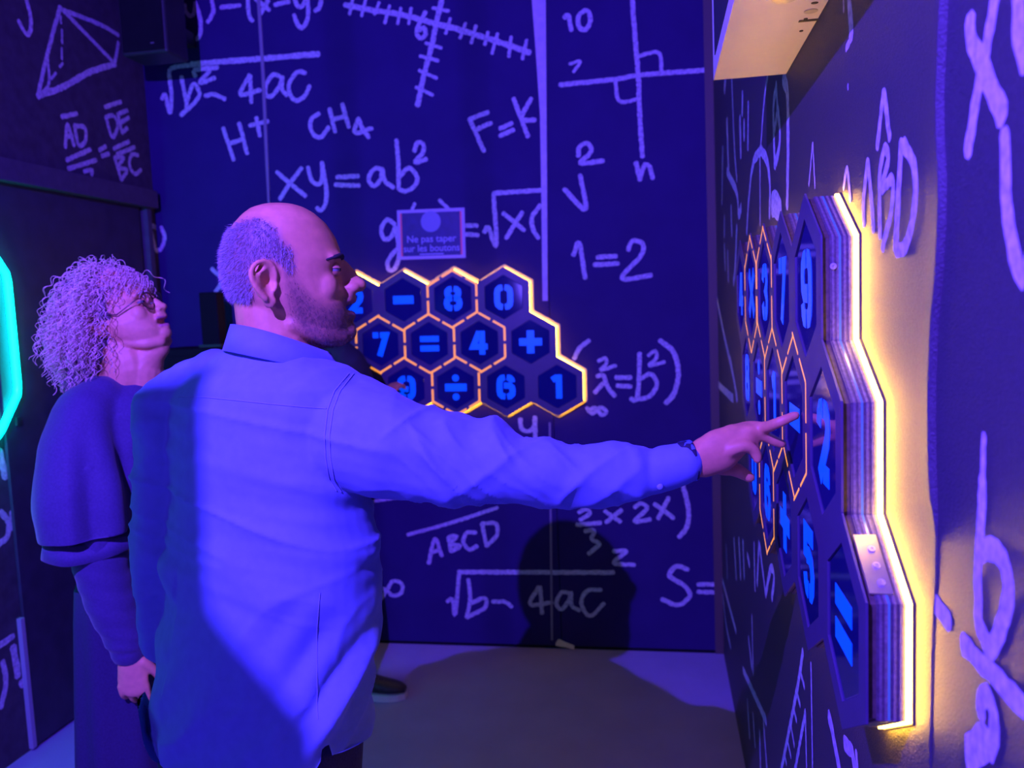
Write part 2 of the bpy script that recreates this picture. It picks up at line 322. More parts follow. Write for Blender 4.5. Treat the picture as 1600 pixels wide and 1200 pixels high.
chalk('near', wr, [[1.2, (213, 1010), (214, 965), (235, 942), (258, 1010), (260, 1090), (240, 1140)], [1.8, (235, 1110), (180, 1140), (190, 1215)]], label='chalk curl', **Nl)
# right wall, far board
R1 = dict(org=(1100, 0), s=3.2, w=.0135)
chalk('right', wr, [[(868, 735), (885, 580), (900, 460)], [(902, 460), (930, 690)], [(905, 740), (882, 850), (880, 1000), (882, 1180)], [(905, 740), (925, 790), (890, 940), (945, 900), (940, 1050), (905, 1200), (895, 1240)], [(820, 805), (800, 1000), (802, 1120)], [(822, 810), (840, 1000), (850, 1150)],
    [1.3, (990, 715), (978, 900), (965, 1180), (960, 1240)], [1.2, (1000, 720), (1050, 820), (1062, 950), (1045, 1110), (1010, 1230), (965, 1250)], [.8, (700, 940), (718, 845), (735, 1000)], [.7, (545, 720), (527, 925)], [.7, (546, 720), (558, 935)]], label='chalk ABD with a hat', **R1)
chalk('right', wr, [[.6, (698, -30), (700, 55)], [1.6, (725, -30), (735, 100), (738, 185)], [.8, (712, 240), (728, 215)], [.5, (721, 425), (722, 445)]], label='chalk tail of a letter', **R1)
R2 = dict(org=(1105, 110), s=3.87, w=.026)
chalk('right', wr, [[1.2, (460, 40), (485, 140), (490, 450), (485, 815)], [(325, 480), (280, 560), (255, 750), (240, 980)], [(325, 480), (360, 540), (380, 680), (378, 880)], [.7, (320, 500), (322, 930)], [.7, (367, 30), (345, 190), (325, 460)],
    [(420, 95), (402, 230), (410, 575)], [.7, (420, 95), (426, 225)], [.9, (430, 235), (410, 350)], [.9, (430, 240), (442, 380), (435, 480), (412, 575)], [2.2, (395, 800), (435, 830), (440, 870)], [1.4, (215, 145), (213, 255)], [1.2, (250, 205), (248, 465)], [1.6, (200, 295), (205, 510)], [1.4, (225, 315), (225, 405)]], label='chalk compass arch', **R2)
chalk('right', wr, [[1.4, (112, 40), (105, 120)], [(148, 30), (165, 450), (180, 660)], [1.8, (120, 310), (125, 460), (130, 600)], [1.2, (120, 610), (180, 740), (190, 870), (207, 830)], [1.2, (95, 470), (90, 800)], [1.3, (145, 830), (150, 990)], [1.2, (105, 890), (105, 1000)], [1.3, (180, 950), (170, 1200), (160, 1280)], [1.2, (125, 1100), (130, 1270)], [1.2, (105, 1060), (110, 1200)],
    [1.2, (45, 1300), (95, 1560), (160, 1850), (180, 1990)], [1.2, (10, 1830), (80, 1910), (160, 1985)], [1., (140, 1740), (170, 1900), (185, 1990)]], label='chalk letters at the far end', **R2)
R3 = dict(org=(1105, 780), s=2.857, w=.02)
chalk('right', wr, [[1.6, (120, 180), (130, 350)], [1.6, (142, 180), (150, 350)], [1.6, (160, 190), (166, 345)], [1.2, (85, 205), (90, 350)], [1.3, (180, 250), (190, 292)], [1.3, (210, 200), (214, 400)], [1.4, (232, 200), (224, 375)], [1.3, (235, 205), (262, 425)], [1.2, (262, 425), (285, 310), (300, 350), (290, 440)]], label='chalk ABC in the shade', **R3)
chalk('right', wr, [[1.3, (65, 350), (100, 480), (130, 590)], [1.3, (70, 430), (85, 560), (105, 660)], [1., (200, 520), (206, 780)], [1.3, (160, 760), (215, 880), (265, 990)], [1.3, (185, 620), (200, 750)], [1.3, (180, 900), (190, 1060)], [1.2, (205, 960), (215, 1100)], [1.2, (235, 1040), (240, 1230)], [1.2, (252, 990), (270, 1230)]], label='chalk strokes near the floor', **R3)
chalk('right', wr, [[.9, (428, 680), (400, 860), (330, 1220)], [.7, (415, 765), (435, 838)], [.7, (400, 860), (416, 920)], [.7, (388, 940), (400, 988)], [.7, (375, 1010), (390, 1100)], [.7, (360, 1080), (375, 1148)], [.7, (345, 1130), (355, 1180)],
    [.8, (440, 950), (392, 1220)], [.6, (440, 960), (446, 1220)], [.6, (465, 735), (473, 1220)], [1.3, (545, 970), (560, 1030), (595, 1220)], [1.1, (615, 1090), (650, 1130), (662, 1220)], [.7, (668, 1130), (674, 1220)]], label='chalk ruler and ladder lines', **R3)
# ------------------------------------------------------------------ hexagon button panels
PITCH = .2265; ROWH = PITCH*math.sqrt(3)/2; RC = PITCH/math.sqrt(3); RH = .0965
def hexpts(cu, cv, r): return [(cu+r*math.cos(math.radians(90-60*k)), cv+r*math.sin(math.radians(90-60*k))) for k in range(6)]  # clockwise from the top
def cell(r, c): return ((c-2)*PITCH+r*PITCH/2, -r*ROWH)
CELLS = [(r, c) for r in range(3) for c in range(5)]
def key(p): return (round(p[0], 4), round(p[1], 4))
def panel_outline():
    edges = {}
    for rc in CELLS:
        h = hexpts(*cell(*rc), RC)
        for i in range(6): edges[(key(h[i]), key(h[(i+1) % 6]))] = (h[i], h[(i+1) % 6])
    nxt = {a: (b, e) for (a, b), e in edges.items() if (b, a) not in edges}
    a0 = next(iter(nxt)); out = []; a = a0
    while True:
        b, e = nxt[a]; out.append(e[0]); a = b
        if a == a0: break
    return out[::-1]                # counter-clockwise
OUTL = panel_outline()
def offset_poly(P, d):              # positive d shrinks (ccw polygon)
    n = len(P); out = []
    for i in range(n):
        a, b, c = np.array(P[i-1]), np.array(P[i]), np.array(P[(i+1) % n])
        e1 = (b-a)/np.linalg.norm(b-a); e2 = (c-b)/np.linalg.norm(c-b)
        n1 = np.array([-e1[1], e1[0]]); n2 = np.array([-e2[1], e2[0]])
        m = n1+n2; m /= max(np.linalg.norm(m), 1e-6); out.append(tuple(b+m*d/max(m.dot(n1), .4)))
    return out
def slab(P, w0, w1):
    mb = MB(); n = len(P)
    mb.add([(u, v, w0) for u, v in P]+[(u, v, w1) for u, v in P], [tuple(range(n))[::-1], tuple(range(n, 2*n))]+[(i, (i+1) % n, n+(i+1) % n, n+i) for i in range(n)])
    return mesh_from(mb.v, mb.f)
def rim(P, w0, w1, t):              # open band following the outline, t thick inwards
    Q = offset_poly(P, t); n = len(P); v = [(u, q, w0) for u, q in P]+[(u, q, w1) for u, q in P]+[(u, q, w1) for u, q in Q]+[(u, q, w0) for u, q in Q]
    f = []
    for i in range(n):
        j = (i+1) % n
        for k in range(4): f.append((k*n+i, k*n+j, ((k+1) % 4)*n+j, ((k+1) % 4)*n+i))
    return mesh_from(v, f)
W_FACE = .049
def face_plate():
    v = []; f = []; seen = {}
    w0, w1 = .0462, W_FACE
    for rc in CELLS:
        o = hexpts(*cell(*rc), RC); h = hexpts(*cell(*rc), RH); n = len(v)
        v += [(*p, w1) for p in o]+[(*p, w1) for p in h]+[(*p, .0375) for p in h]+[(*p, w0) for p in o]
        for i in range(6):
            j = (i+1) % 6
            f.append((n+i, n+6+i, n+6+j, n+j)); f.append((n+6+i, n+12+i, n+12+j, n+6+j))
    n = len(v); m = len(OUTL); v += [(*p, w0) for p in OUTL]+[(*p, w1) for p in OUTL]
    f += [(n+i, n+(i+1) % m, n+m+(i+1) % m, n+m+i) for i in range(m)]
    return mesh_from(v, f)
def hexbutton():
    a = hexpts(0, 0, RH-.0012); b = hexpts(0, 0, RH-.003); v = [(*p, .0370) for p in a]+[(*p, .0462) for p in a]+[(*p, .0470) for p in b]
    f = [tuple(range(12, 18))[::-1]]
    for k in (0, 6):
        for i in range(6): f.append((k+i, k+6+i, k+6+(i+1) % 6, k+(i+1) % 6))
    return mesh_from(v, f)
def strk(P, w, step=.006):
    """solid stroke with square ends, 2D"""
    P = [np.array(p, float) for p in P]; n = len(P); v = []; f = []
    for i in range(n):
        if i == 0: d = P[1]-P[0]
        elif i == n-1: d = P[-1]-P[-2]
        else:
            d1 = (P[i]-P[i-1])/np.linalg.norm(P[i]-P[i-1]); d2 = (P[i+1]-P[i])/np.linalg.norm(P[i+1]-P[i]); d = d1+d2
        d = d/np.linalg.norm(d); nr = np.array([-d[1], d[0]]); k = 1.
        if 0 < i < n-1: k = 1/max(.55, abs(d.dot(d1)))
        v += [P[i]+nr*w*.5*k, P[i]-nr*w*.5*k]
    for i in range(n-1): f.append((2*i, 2*i+1, 2*i+3, 2*i+2))
    return v, f
def mir(p): return [(-x, y) for x, y in p]
def rot(p): return [(-x, -y) for x, y in p]
_0r = [(.08, .5), (.30, .48), (.45, .38), (.5, .22), (.5, -.22), (.45, -.38), (.30, -.48), (.08, -.5)]
_6 = [[(-.08, .5), (-.3, .48), (-.45, .36), (-.5, .18), (-.5, -.22), (-.45, -.38), (-.30, -.48), (-.08, -.5)], [(.08, .5), (.3, .48), (.44, .38), (.48, .24)], [(.08, -.5), (.3, -.48), (.46, -.38), (.5, -.2), (.46, -.03), (.3, .07), (-.16, .08)]]
_8t = [(.08, .5), (.28, .48), (.41, .39), (.43, .27), (.38, .13), (.26, .05), (.08, .03)]
_8b = [(.08, .02), (.3, 0), (.46, -.1), (.5, -.25), (.45, -.39), (.3, -.48), (.08, -.5)]
GL = {'0': [_0r, mir(_0r)], '1': [[(.12, .62), (.12, -.62)], [(-.38, .34), (-.02, .5)]],
      '2': [[(-.5, .2), (-.46, .36), (-.32, .47), (-.08, .5)], [(.06, .5), (.3, .48), (.46, .38), (.5, .22), (.42, .04), (-.42, -.6)], [(-.02, -.5), (.62, -.5)]],
      '3': [[(-.5, .26), (-.44, .39), (-.3, .48), (-.08, .5)], [(.08, .5), (.3, .48), (.44, .38), (.47, .24), (.40, .1), (.2, .02), (.40, -.06), (.5, -.22), (.45, -.38), (.30, -.48), (.08, -.5)], [(-.08, -.5), (-.3, -.48), (-.44, -.39), (-.5, -.26)]],
      '4': [[(.0, .58), (-.5, -.2), (.0, -.2)], [(.2, .62), (.2, -.62)], [(.36, -.2), (.62, -.2)]],
      '5': [[(.58, .5), (-.45, .5), (-.45, .02)], [(-.28, .1), (.1, .14), (.36, .06), (.5, -.14), (.46, -.36), (.3, -.48), (.08, -.5)], [(-.08, -.5), (-.3, -.48), (-.44, -.39), (-.5, -.26)]],
      '6': _6, '7': [[(-.6, .5), (-.16, .5)], [(-.02, .5), (.46, .5), (-.1, -.62)]], '8': [_8t, mir(_8t), _8b, mir(_8b)], '9': [rot(p) for p in _6]}
def glyph_mesh(ch):
    v = []; f = []; hgt = .110; wid = .084; t = .026
    def add(pv, pf):
        n = len(v); m = len(pv)
        v.extend([(p[0], p[1], .0475) for p in pv]); f.extend([tuple(i+n for i in q) for q in pf])
    def rect(x0, y0, x1, y1): add([(x0, y0), (x1, y0), (x1, y1), (x0, y1)], [(0, 1, 2, 3)])
    def disc(x, y, r): add([(x+r*math.cos(a*math.pi/8), y+r*math.sin(a*math.pi/8)) for a in range(16)], [tuple(range(16))])
    if ch in GL:
        for P in GL[ch]:
            add(*strk([(x*(wid-t), y*(hgt-t)) for x, y in P], t))
    elif ch == '+': rect(-.05, -.016, .05, .016); rect(-.016, -.05, .016, -.016); rect(-.016, .016, .016, .05)
    elif ch == '-': rect(-.047, -.018, .047, .018)
    elif ch == '=': rect(-.043, .008, .043, .034); rect(-.043, -.034, .043, -.008)
    elif ch == '÷': rect(-.049, -.0165, .049, .0165); disc(0, .042, .0155); disc(0, -.042, .0155)
    elif ch == 'x': add(*strk([(-.045, .045), (.045, -.045)], .028)); add(*strk([(-.045, -.045), (-.01, -.01)], .028)); add(*strk([(.01, .01), (.045, .045)], .028))
    # make solid: push a copy back
    n = len(v); v2 = v+[(x, y, .0462) for x, y, z in v]; f2 = list(f)
    ec = {}
    for q in f:
        for i in range(len(q)): ec[(q[i], q[(i+1) % len(q)])] = 1
    for (a, b) in ec:
        if (b, a) not in ec: f2.append((b, a, a+n, b+n))
    me = mesh_from(v2, f2); bm = bmesh.new(); bm.from_mesh(me); bmesh.ops.recalc_face_normals(bm, faces=bm.faces); bm.to_mesh(me); bm.free()
    return me
GM = {c: glyph_mesh(c) for c in '0123456789+-=÷x'}
PLATE = face_plate(); BTN = hexbutton()
for g in GM.values(): g.materials.append(M['glyph'])
BTN.materials.append(M['button']); PLATE.materials.append(M['plate'])
PLY = []
_w = .0085
for k in range(5): PLY.append((_w+k*.003, _w+(k+1)*.003, 0.0 if k % 2 else .0006, 'ply' if k % 2 else 'ply2'))
PLY.append((.0235, .0263, .0002, 'acrylic'))
for k in range(4): PLY.append((.0263+k*.00268, .0263+(k+1)*.00268, .0005 if k % 2 else 0., 'ply' if k % 2 == 0 else 'ply2'))
LAYERS = []
for a, b, ins, mt in PLY:
    me = rim(offset_poly(OUTL, .004+ins), a, b, .012); me.materials.append(M[mt]); LAYERS.append(('acrylic_layer' if mt == 'acrylic' else 'plywood_layer', me))
_br = rim(offset_poly(OUTL, .0065), .037, .0462, .012); _br.materials.append(M['brown'])
_bk = slab(offset_poly(OUTL, .0015), 0.0004, .0030); _bk.materials.append(M['brown'])
_bk2 = rim(offset_poly(OUTL, -.012), 0.0004, .0022, .026); _bk2.materials.append(material('glow_catch_rim', (.34, .26, .16), .7, noise=.2, nscale=80))  # pale rim added round the far panel to show LED glow as a halo
_core = slab(offset_poly(OUTL, .020), .0034, .0365); _core.materials.append(M['dark'])
_led = rim(offset_poly(OUTL, .0025), .0032, .0083, .010); _led.materials.append(M['led'])
def dash_mesh(w):
    v = []; f = []; L = RC
    for a, b in ((-.5, -.055), (.055, .5)):
        n = len(v)
        v += [(a*L, -w/2, 0), (b*L, -w/2, 0), (b*L, w/2, 0), (a*L, w/2, 0), (a*L, -w/2, .0007), (b*L, -w/2, .0007), (b*L, w/2, .0007), (a*L, w/2, .0007)]
        f += [(n+4, n+5, n+6, n+7), (n, n+1, n+5, n+4), (n+1, n+2, n+6, n+5), (n+2, n+3, n+7, n+6), (n+3, n, n+4, n+7)]
    return mesh_from(v, f)
DASHES = {k: dash_mesh(k) for k in (.0040, .0085)}
for _d in DASHES.values(): _d.materials.append(M['orange'])
_led2 = _led.copy(); _led2.materials.clear(); _led2.materials.append(M['led_far'])
def hex_panel(mat, chars, lit, label, dash):
    root = empty('hexagon_button_panel'); root.matrix_world = mat
    tag(root, label, 'button panel', 'honeycomb calculator panels')
    link('backing_or_glow_rim', _bk if dash < .006 else _bk2, None, root); link('core', _core, None, root); link('led_strip', _led if dash < .006 else _led2, None, root)['label'] = 'glowing warm yellow strip round the rim'  # far panel gets the added glow rim in place of its backing board
    for nm, me in LAYERS: link(nm, me, None, root)
    link('wood_band', _br, None, root); link('face_plate', PLATE, None, root)
    for (r, c) in CELLS:
        b = link('button', BTN, None, root); b.location = (*cell(r, c), 0)
        link('symbol', GM[chars[r][c]], None, b)
    done = set()
    for ch in lit:
        for (r, c) in CELLS:
            if chars[r][c] != ch: continue
            h = hexpts(*cell(r, c), RC)
            for i in range(6):
                a, b2 = h[i], h[(i+1) % 6]; mid = ((a[0]+b2[0])/2, (a[1]+b2[1])/2)
                k = key(mid)
                if k in done: continue
                done.add(k)
                d = link('light_line', DASHES[dash], None, root)
                cu, cv = cell(r, c); sh = .006 if True else 0
                outer = sum(1 for e in range(len(OUTL)) if np.linalg.norm((np.array(OUTL[e])+np.array(OUTL[(e+1) % len(OUTL)]))/2-np.array(mid)) < .002)
                inx = (cu-mid[0], cv-mid[1]); ln = math.hypot(*inx); s2 = .007 if outer else 0.
                d.location = (mid[0]+inx[0]/ln*s2, mid[1]+inx[1]/ln*s2, W_FACE-.0001); d.rotation_euler = (0, 0, math.atan2(b2[1]-a[1], b2[0]-a[0]))
    return root
def frame_mat(o, u, v, w): return Matrix(((u[0], v[0], w[0], o[0]), (u[1], v[1], w[1], o[1]), (u[2], v[2], w[2], o[2]), (0, 0, 0, 1)))
hexR = hex_panel(frame_mat((XW, 1.674, 1.558), (0, -1, 0), (0, 0, 1), (-1, 0, 0)), ['4x379', '8÷1-2', '06+5='], 'x31-6', 'honeycomb panel of blue number buttons, seen edge-on, touched by the man in the shirt', .0040)
tl = math.radians(-.9)
hexB = hex_panel(frame_mat((-1.104, YB, 1.600), (math.cos(tl), 0, math.sin(tl)), (-math.sin(tl), 0, math.cos(tl)), (0, -1, 0)), ['32-80', 'x7=4+', '59÷61'], '87=4÷', 'honeycomb panel of blue number buttons hung face-on on the back wall', .0085)
# steel plate with three screws and a rim screw on the near edge of the side panel
def rim_uv(r, c, i, t, inset=.0035):
    h = hexpts(*cell(r, c), RC); a, b = np.array(h[i]), np.array(h[(i+1) % 6]); p = a+(b-a)*t; d = (b-a)/np.linalg.norm(b-a)
    nrm = np.array([-d[1], d[0]]); 
    if nrm.dot(p-np.array(cell(r, c))) < 0: nrm = -nrm
    return p-nrm*inset, d, nrm
def screw_mesh(r=.0042):
    v = []; f = []; n = 14
    for k in range(n):
        a = 2*math.pi*k/n; v += [(r*math.cos(a), r*math.sin(a), 0), (r*.9*math.cos(a), r*.9*math.sin(a), .0016), (r*.4*math.cos(a), r*.4*math.sin(a), .0016), (r*.3*math.cos(a), r*.3*math.sin(a), .0004)]
    for k in range(n):
        j = (k+1) % n
        for q in range(3): f.append((4*k+q, 4*j+q, 4*j+q+1, 4*k+q+1))
    f.append(tuple(4*k+3 for k in range(n)))
    return mesh_from(v, f)
SCR = screw_mesh(); SCR.materials.append(M['screw'])
def place_on_rim(o, r, c, i, t, w, out=0.):
    p, d, nrm = rim_uv(r, c, i, t, .0035-out)
    o.matrix_local = Matrix(((d[0], 0, nrm[0], p[0]), (d[1], 0, nrm[1], p[1]), (0, 1, 0, w), (0, 0, 0, 1))); return o
bpm = MB().box((-.042, -.012, 0), (.042, .012, .0022)); bp_ = link('corner_plate', mesh_from(bpm.v, bpm.f), M['steel'], hexR); place_on_rim(bp_, 2, 4, 0, .57, .030)
for t in (.42, .60, .78): place_on_rim(link('screw', SCR, None, hexR), 2, 4, 0, t, .027, .0024)
place_on_rim(link('screw', SCR, None, hexR), 0, 4, 1, .30, .033, .0004)
# ------------------------------------------------------------------ sign on the back wall
sg = [at(px, py, 1, YB-.006) for px, py in ((618, 329), (725, 324), (728, 403), (624.5, 405.5))]
sc_ = sum(sg)/4; sU = (sg[1]+sg[2]-sg[0]-sg[3]); SW = np.linalg.norm(sU)/2; sU = sU/np.linalg.norm(sU)
sU[1] = 0; sU /= np.linalg.norm(sU); sV = np.array([-sU[2], 0, sU[0]]); SH = .5*(np.linalg.norm(sg[0]-sg[3])+np.linalg.norm(sg[1]-sg[2]))
sign = empty('warning_notice'); sign.matrix_world = frame_mat((sc_[0], YB-.002, sc_[2]), sU, sV, (0, -1, 0))
tag(sign, 'small blue printed notice with a pale disc in a clear sleeve above the far panel', 'notice')
def sbox(name, x0, y0, x1, y1, z0, z1, m):
    b = MB().box((x0, y0, z0), (x1, y1, z1)); return link(name, mesh_from(b.v, b.f), M[m], sign)
hw, hh = SW/2, SH/2
sbox('sleeve', -hw, -hh, hw, hh, 0, .002, 'sleeve'); sbox('sheet', -hw+.013, -hh+.014, hw-.013, hh-.014, .002, .0030, 'paper')
for s_ in (-1, 1): sbox('border', min(s_*(hw-.021), s_*(hw-.013)), -hh+.014, max(s_*(hw-.021), s_*(hw-.013)), hh-.014, .003, .0034, 'pink')
cv = [(.048*math.cos(a*math.pi/16), .032+.048*math.sin(a*math.pi/16)*.95, .0036) for a in range(32)]
cv = [(x*.95, y+.022, z) for x, y, z in cv]
link('disc', mesh_from(cv, [tuple(range(32))]), M['signdisc'], sign)
def text_mesh(txt, size, width=None):
    c = bpy.data.curves.new('t', 'FONT'); c.body = txt; c.size = size; c.align_x = 'CENTER'; c.align_y = 'CENTER'; c.offset = size*.012
    o = bpy.data.objects.new('t', c); COL.objects.link(o); dg = bpy.context.evaluated_depsgraph_get()
    me = bpy.data.meshes.new_from_object(o.evaluated_get(dg)); bpy.data.objects.remove(o); bpy.data.curves.remove(c)
    return me
for txt, y, sz_ in (('Ne pas taper', -.022, .043), ('sur les boutons', -.063, .043)):
    o = link('lettering', text_mesh(txt, sz_), M['signtext'], sign); o.location = (0, y, .0036)
    wdt = max(v.co.x for v in o.data.vertices)-min(v.co.x for v in o.data.vertices); k = (hw*1.46 if txt[0] == 'N' else hw*1.66)/wdt; o.scale = (k, 1, 1)
sbox('small_print', -.055, -hh+.018, .055, -hh+.024, .0031, .0036, 'signtext')
# ------------------------------------------------------------------ sheet metal box above the side panel
ZB = 1.967; bx0, bx1, by0, by1 = .119, XW-.001, .72, 1.69
box = empty('wall_mounted_box', (bx1, by1, ZB)); tag(box, 'pale sheet-metal box fixed high on the side wall, underside lit yellow', 'wall box')
MB().box((bx0, by0, ZB), (bx1, by1, ZB+.24)).build('housing', M['metalbox'], box)
MB().box((bx0-.0015, by0+.02, ZB+.03), (bx0, by1-.06, ZB+.20)).build('side_vent', M['black'], box)
def disc_under(px, py, ru, rv, m, name, dz=.001):
    p = at(px, py, 2, ZB); v = [(p[0]+ru*math.cos(a*math.pi/10), p[1]+rv*math.sin(a*math.pi/10), ZB-dz*e) for e in (0, 1) for a in range(20)]
    f = [tuple(range(20, 40))]+[(a, (a+1) % 20, 20+(a+1) % 20, 20+a) for a in range(20)]
    return obj(name, v, f, m, box)
disc_under(1228, -6, .020, .028, M['steel'], 'grommet'); disc_under(1267, 17, .010, .010, M['steel'], 'knob')
disc_under(1273, 4, .005, .004, M['dark'], 'port'); disc_under(1259, 29, .003, .003, M['dark'], 'port'); disc_under(1252, 48, .003, .004, M['dark'], 'port')
p0 = at(1248, 33, 2, ZB); p1 = at(1276, 30, 2, ZB); MB().box((p0[0], p0[1]-.004, ZB-.001), (bx1, p0[1]+.004, ZB)).build('slot', M['dark'], box)
disc_under(1214, 114, .002, .002, M['screw'], 'screw')
# ------------------------------------------------------------------ left wall: door, frame, panel edge, neon
hp0 = at(4, 246, 0, XL+.05); hp1 = at(4, 281, 0, XL+.05)
zt, zb_ = hp0[2], hp1[2]; dfar = at(219, 330, 0, XL+.02)[1]; pfar = at(237, 360, 0, XL+.03)[1]
trim = MB().box((XL, -1.5, zb_), (XL+.055, pfar+.03, zt)).build('trim_5', M['frame']); tag(trim, kind='structure')
post = MB().box((XL, dfar+.03, 0), (XL+.035, pfar, zb_)).build('trim_6', M['frame']); tag(post, kind='structure')
ds = at(47, 1070, 0, XL+.012)[1]
door = empty('door_1', (XL, ds, 0)); tag(door, kind='structure')
bevel(MB().box((XL+.002, ds, .01), (XL+.014, dfar, zb_)).build('door_leaf', M['door'], door), .002)
e0 = at(34, 965, 0, XL+.012)
MB().box((XL+.002, ds-.022, .01), (XL+.020, ds-.004, e0[2])).build('edge_strip', material('bare_edge', (.30, .27, .36), .5), door)
# neon hexagon frame
def tube_path(P, r, n=10, closed=True):
    P = [np.array(p, float) for p in P]; m = len(P); v = []; f = []
    for i in range(m):
        a, b = (P[i-1], P[(i+1) % m]) if closed else (P[max(i-1, 0)], P[min(i+1, m-1)])
        t = b-a; t /= np.linalg.norm(t); up = np.array([1., 0, 0]) if abs(t[0]) < .9 else np.array([0, 0, 1.]); s1 = np.cross(t, up); s1 /= np.linalg.norm(s1); s2 = np.cross(s1, t)
        v += [P[i]+r*(math.cos(2*math.pi*k/n)*s1+math.sin(2*math.pi*k/n)*s2) for k in range(n)]
    for i in range(m if closed else m-1):
        j = (i+1) % m
        for k in range(n): f.append((i*n+k, i*n+(k+1) % n, j*n+(k+1) % n, j*n+k))
    return v, f
nx = XL+.03
pa = at(2, 372, 0, nx); pb = at(11, 430, 0, nx); pc = at(15, 615, 0, nx); pd = at(0, 657, 0, nx)
yv = max(pb[1], pc[1]); cyn = yv-.70
zt_n, zb_n = pb[2], pc[2]; hn = .70
ring = [(nx, yv, zt_n), (nx, yv, zb_n), (nx, yv-.10, zb_n-.13), (nx, yv-.40, zb_n-.33), (nx, cyn-.30, zb_n-.33), (nx, cyn-hn+.10, zb_n-.13), (nx, cyn-hn, zb_n), (nx, cyn-hn, zt_n), (nx, cyn-hn+.10, zt_n+.13), (nx, cyn-.30, zt_n+.33), (nx, yv-.40, zt_n+.33), (nx, yv-.10, zt_n+.13)]
rd = []
for i in range(len(ring)):
    a, b = np.array(ring[i]), np.array(ring[(i+1) % len(ring)])
    for t in (.06, .35, .65, .94): rd.append(a+(b-a)*t)
neon = empty('neon_hexagon_light', (XL+.016, cyn, pa[2])); tag(neon, 'cyan neon outline glowing on the left wall at the picture edge', 'neon light')
obj('neon_tube', *tube_path(rd, .0125), M['neon'], neon, True)
for a in (1, 6): 
    q = ring[a]; MB().box((XL+.014, q[1]-.01, q[2]-.12), (nx-.008, q[1]+.01, q[2]-.09)).build('clip', M['black'], neon)
# ------------------------------------------------------------------ loudspeaker in the corner
ys = 3.22
c0 = at(190, 88, 1, ys); c1 = at(263, 88, 1, ys); spk = empty('loudspeaker', (c0[0], ys, c0[2])); tag(spk, 'black loudspeaker mounted high in the left corner beside the chalk square root', 'loudspeaker')
zs = c0[2]
bevel(MB().box((c0[0], ys, zs), (c1[0], ys+.16, zs+.36)).build('cabinet', M['black'], spk), .012, 3)
bevel(MB().box((c0[0]+.012, ys-.008, zs+.012), (c1[0]-.012, ys, zs+.348)).build('grille', M['cabinet'], spk), .004)
MB().box((c0[0]+.14, ys-.0095, zs+.035), (c0[0]+.155, ys-.008, zs+.04)).build('badge', M['steel'], spk)
MB().box((c0[0]+.05, ys+.16, zs+.14), (c0[0]+.11, YB-.002, zs+.2)).build('bracket', M['black'], spk)
# ------------------------------------------------------------------ dark cabinet in the corner behind the visitors
k0 = at(268, 546, 1, 3.3); k1 = at(350, 546, 1, 3.3)
cab = empty('cabinet', (k0[0], 3.3, 0)); tag(cab, 'tall black cabinet against the back wall between the two visitors', 'cabinet')
bevel(MB().box((XL+.10, 3.3, .04), (k1[0]+.06, YB-.006, k0[2])).build('body', M['cabinet'], cab), .004)
bevel(MB().box((XL+.115, 3.292, .06), (k1[0]+.045, 3.299, k0[2]-.03)).build('door', M['cabinet'], cab), .003)
MB().box((XL+.10, 3.31, 0), (k1[0]+.06, YB-.006, .04)).build('plinth', M['dark'], cab)
q0 = at(316, 540, 1, 3.4); q1 = at(334, 456, 1, 3.4)
up = empty('column_speaker', (q0[0], 3.4, k0[2])); tag(up, 'slim black upright box standing on the black cabinet', 'column speaker')
bevel(MB().box((q0[0], 3.40, k0[2]), (q1[0]+.01, 3.47, q1[2])).build('body', M['cabinet'], up), .006)
MB().box((q0[0]-.01, 3.39, k0[2]+.0005), (q1[0]+.02, 3.48, k0[2]+.012)).build('foot', M['black'], up)
# curled strip of tape at the foot of the back wall
tp = [at(868, 1001, 1, YB-.004), at(874, 1001, 1, YB-.012), at(884, 1004, 1, YB-.02), at(897, 1010, 1, YB-.02)]
tv = []
for i, p in enumerate(tp): hgt = [.022, .03, .02, .006][i]; tv += [(p[0], p[1], .0125 if i < 3 else .002), (p[0], p[1]+.008, .0125+hgt)]
tp_o = obj('tape_scrap', tv+[(x, y+.001, z+.0005) for x, y, z in tv], [(2*i, 2*i+2, 2*i+3, 2*i+1) for i in range(3)]+[(8+2*i, 8+2*i+1, 8+2*i+3, 8+2*i+2) for i in range(3)], material('tape', (.6, .5, .35), .6))
tag(tp_o, 'small curled pale tape scrap at the foot of the back wall', 'tape')
# ------------------------------------------------------------------ added box out of view, shaped to shadow the man's shirt
blocker = empty('shadow_blocker', (-.76, .10, 2.2)); tag(blocker, 'unseen black box on wires, added before the stage light to shade the shirt', 'shadow blocker')
mb = MB(); pr = [(-.808, 2.10), (-.690, 2.10), (-.698, 2.134), (-.734, 2.176), (-.741, 2.186), (-.741, 2.285), (-.808, 2.285)]
mb.prism([(x, .09, z) for x, z in pr], [(x, .11, z) for x, z in pr]); bevel(mb.build('housing', M['black'], blocker), .001)
for xx in (-.80, -.75):
    v, f = tube_path([(xx, .10, 2.28), (xx, .10, 2.6), (xx, .10, HT)], .0012, 6, False); obj('blocker_wire', v, f, M['steel'], blocker, True)
MB().box((-.82, .08, HT-.012), (-.73, .12, HT)).build('blocker_plate', M['black'], blocker)
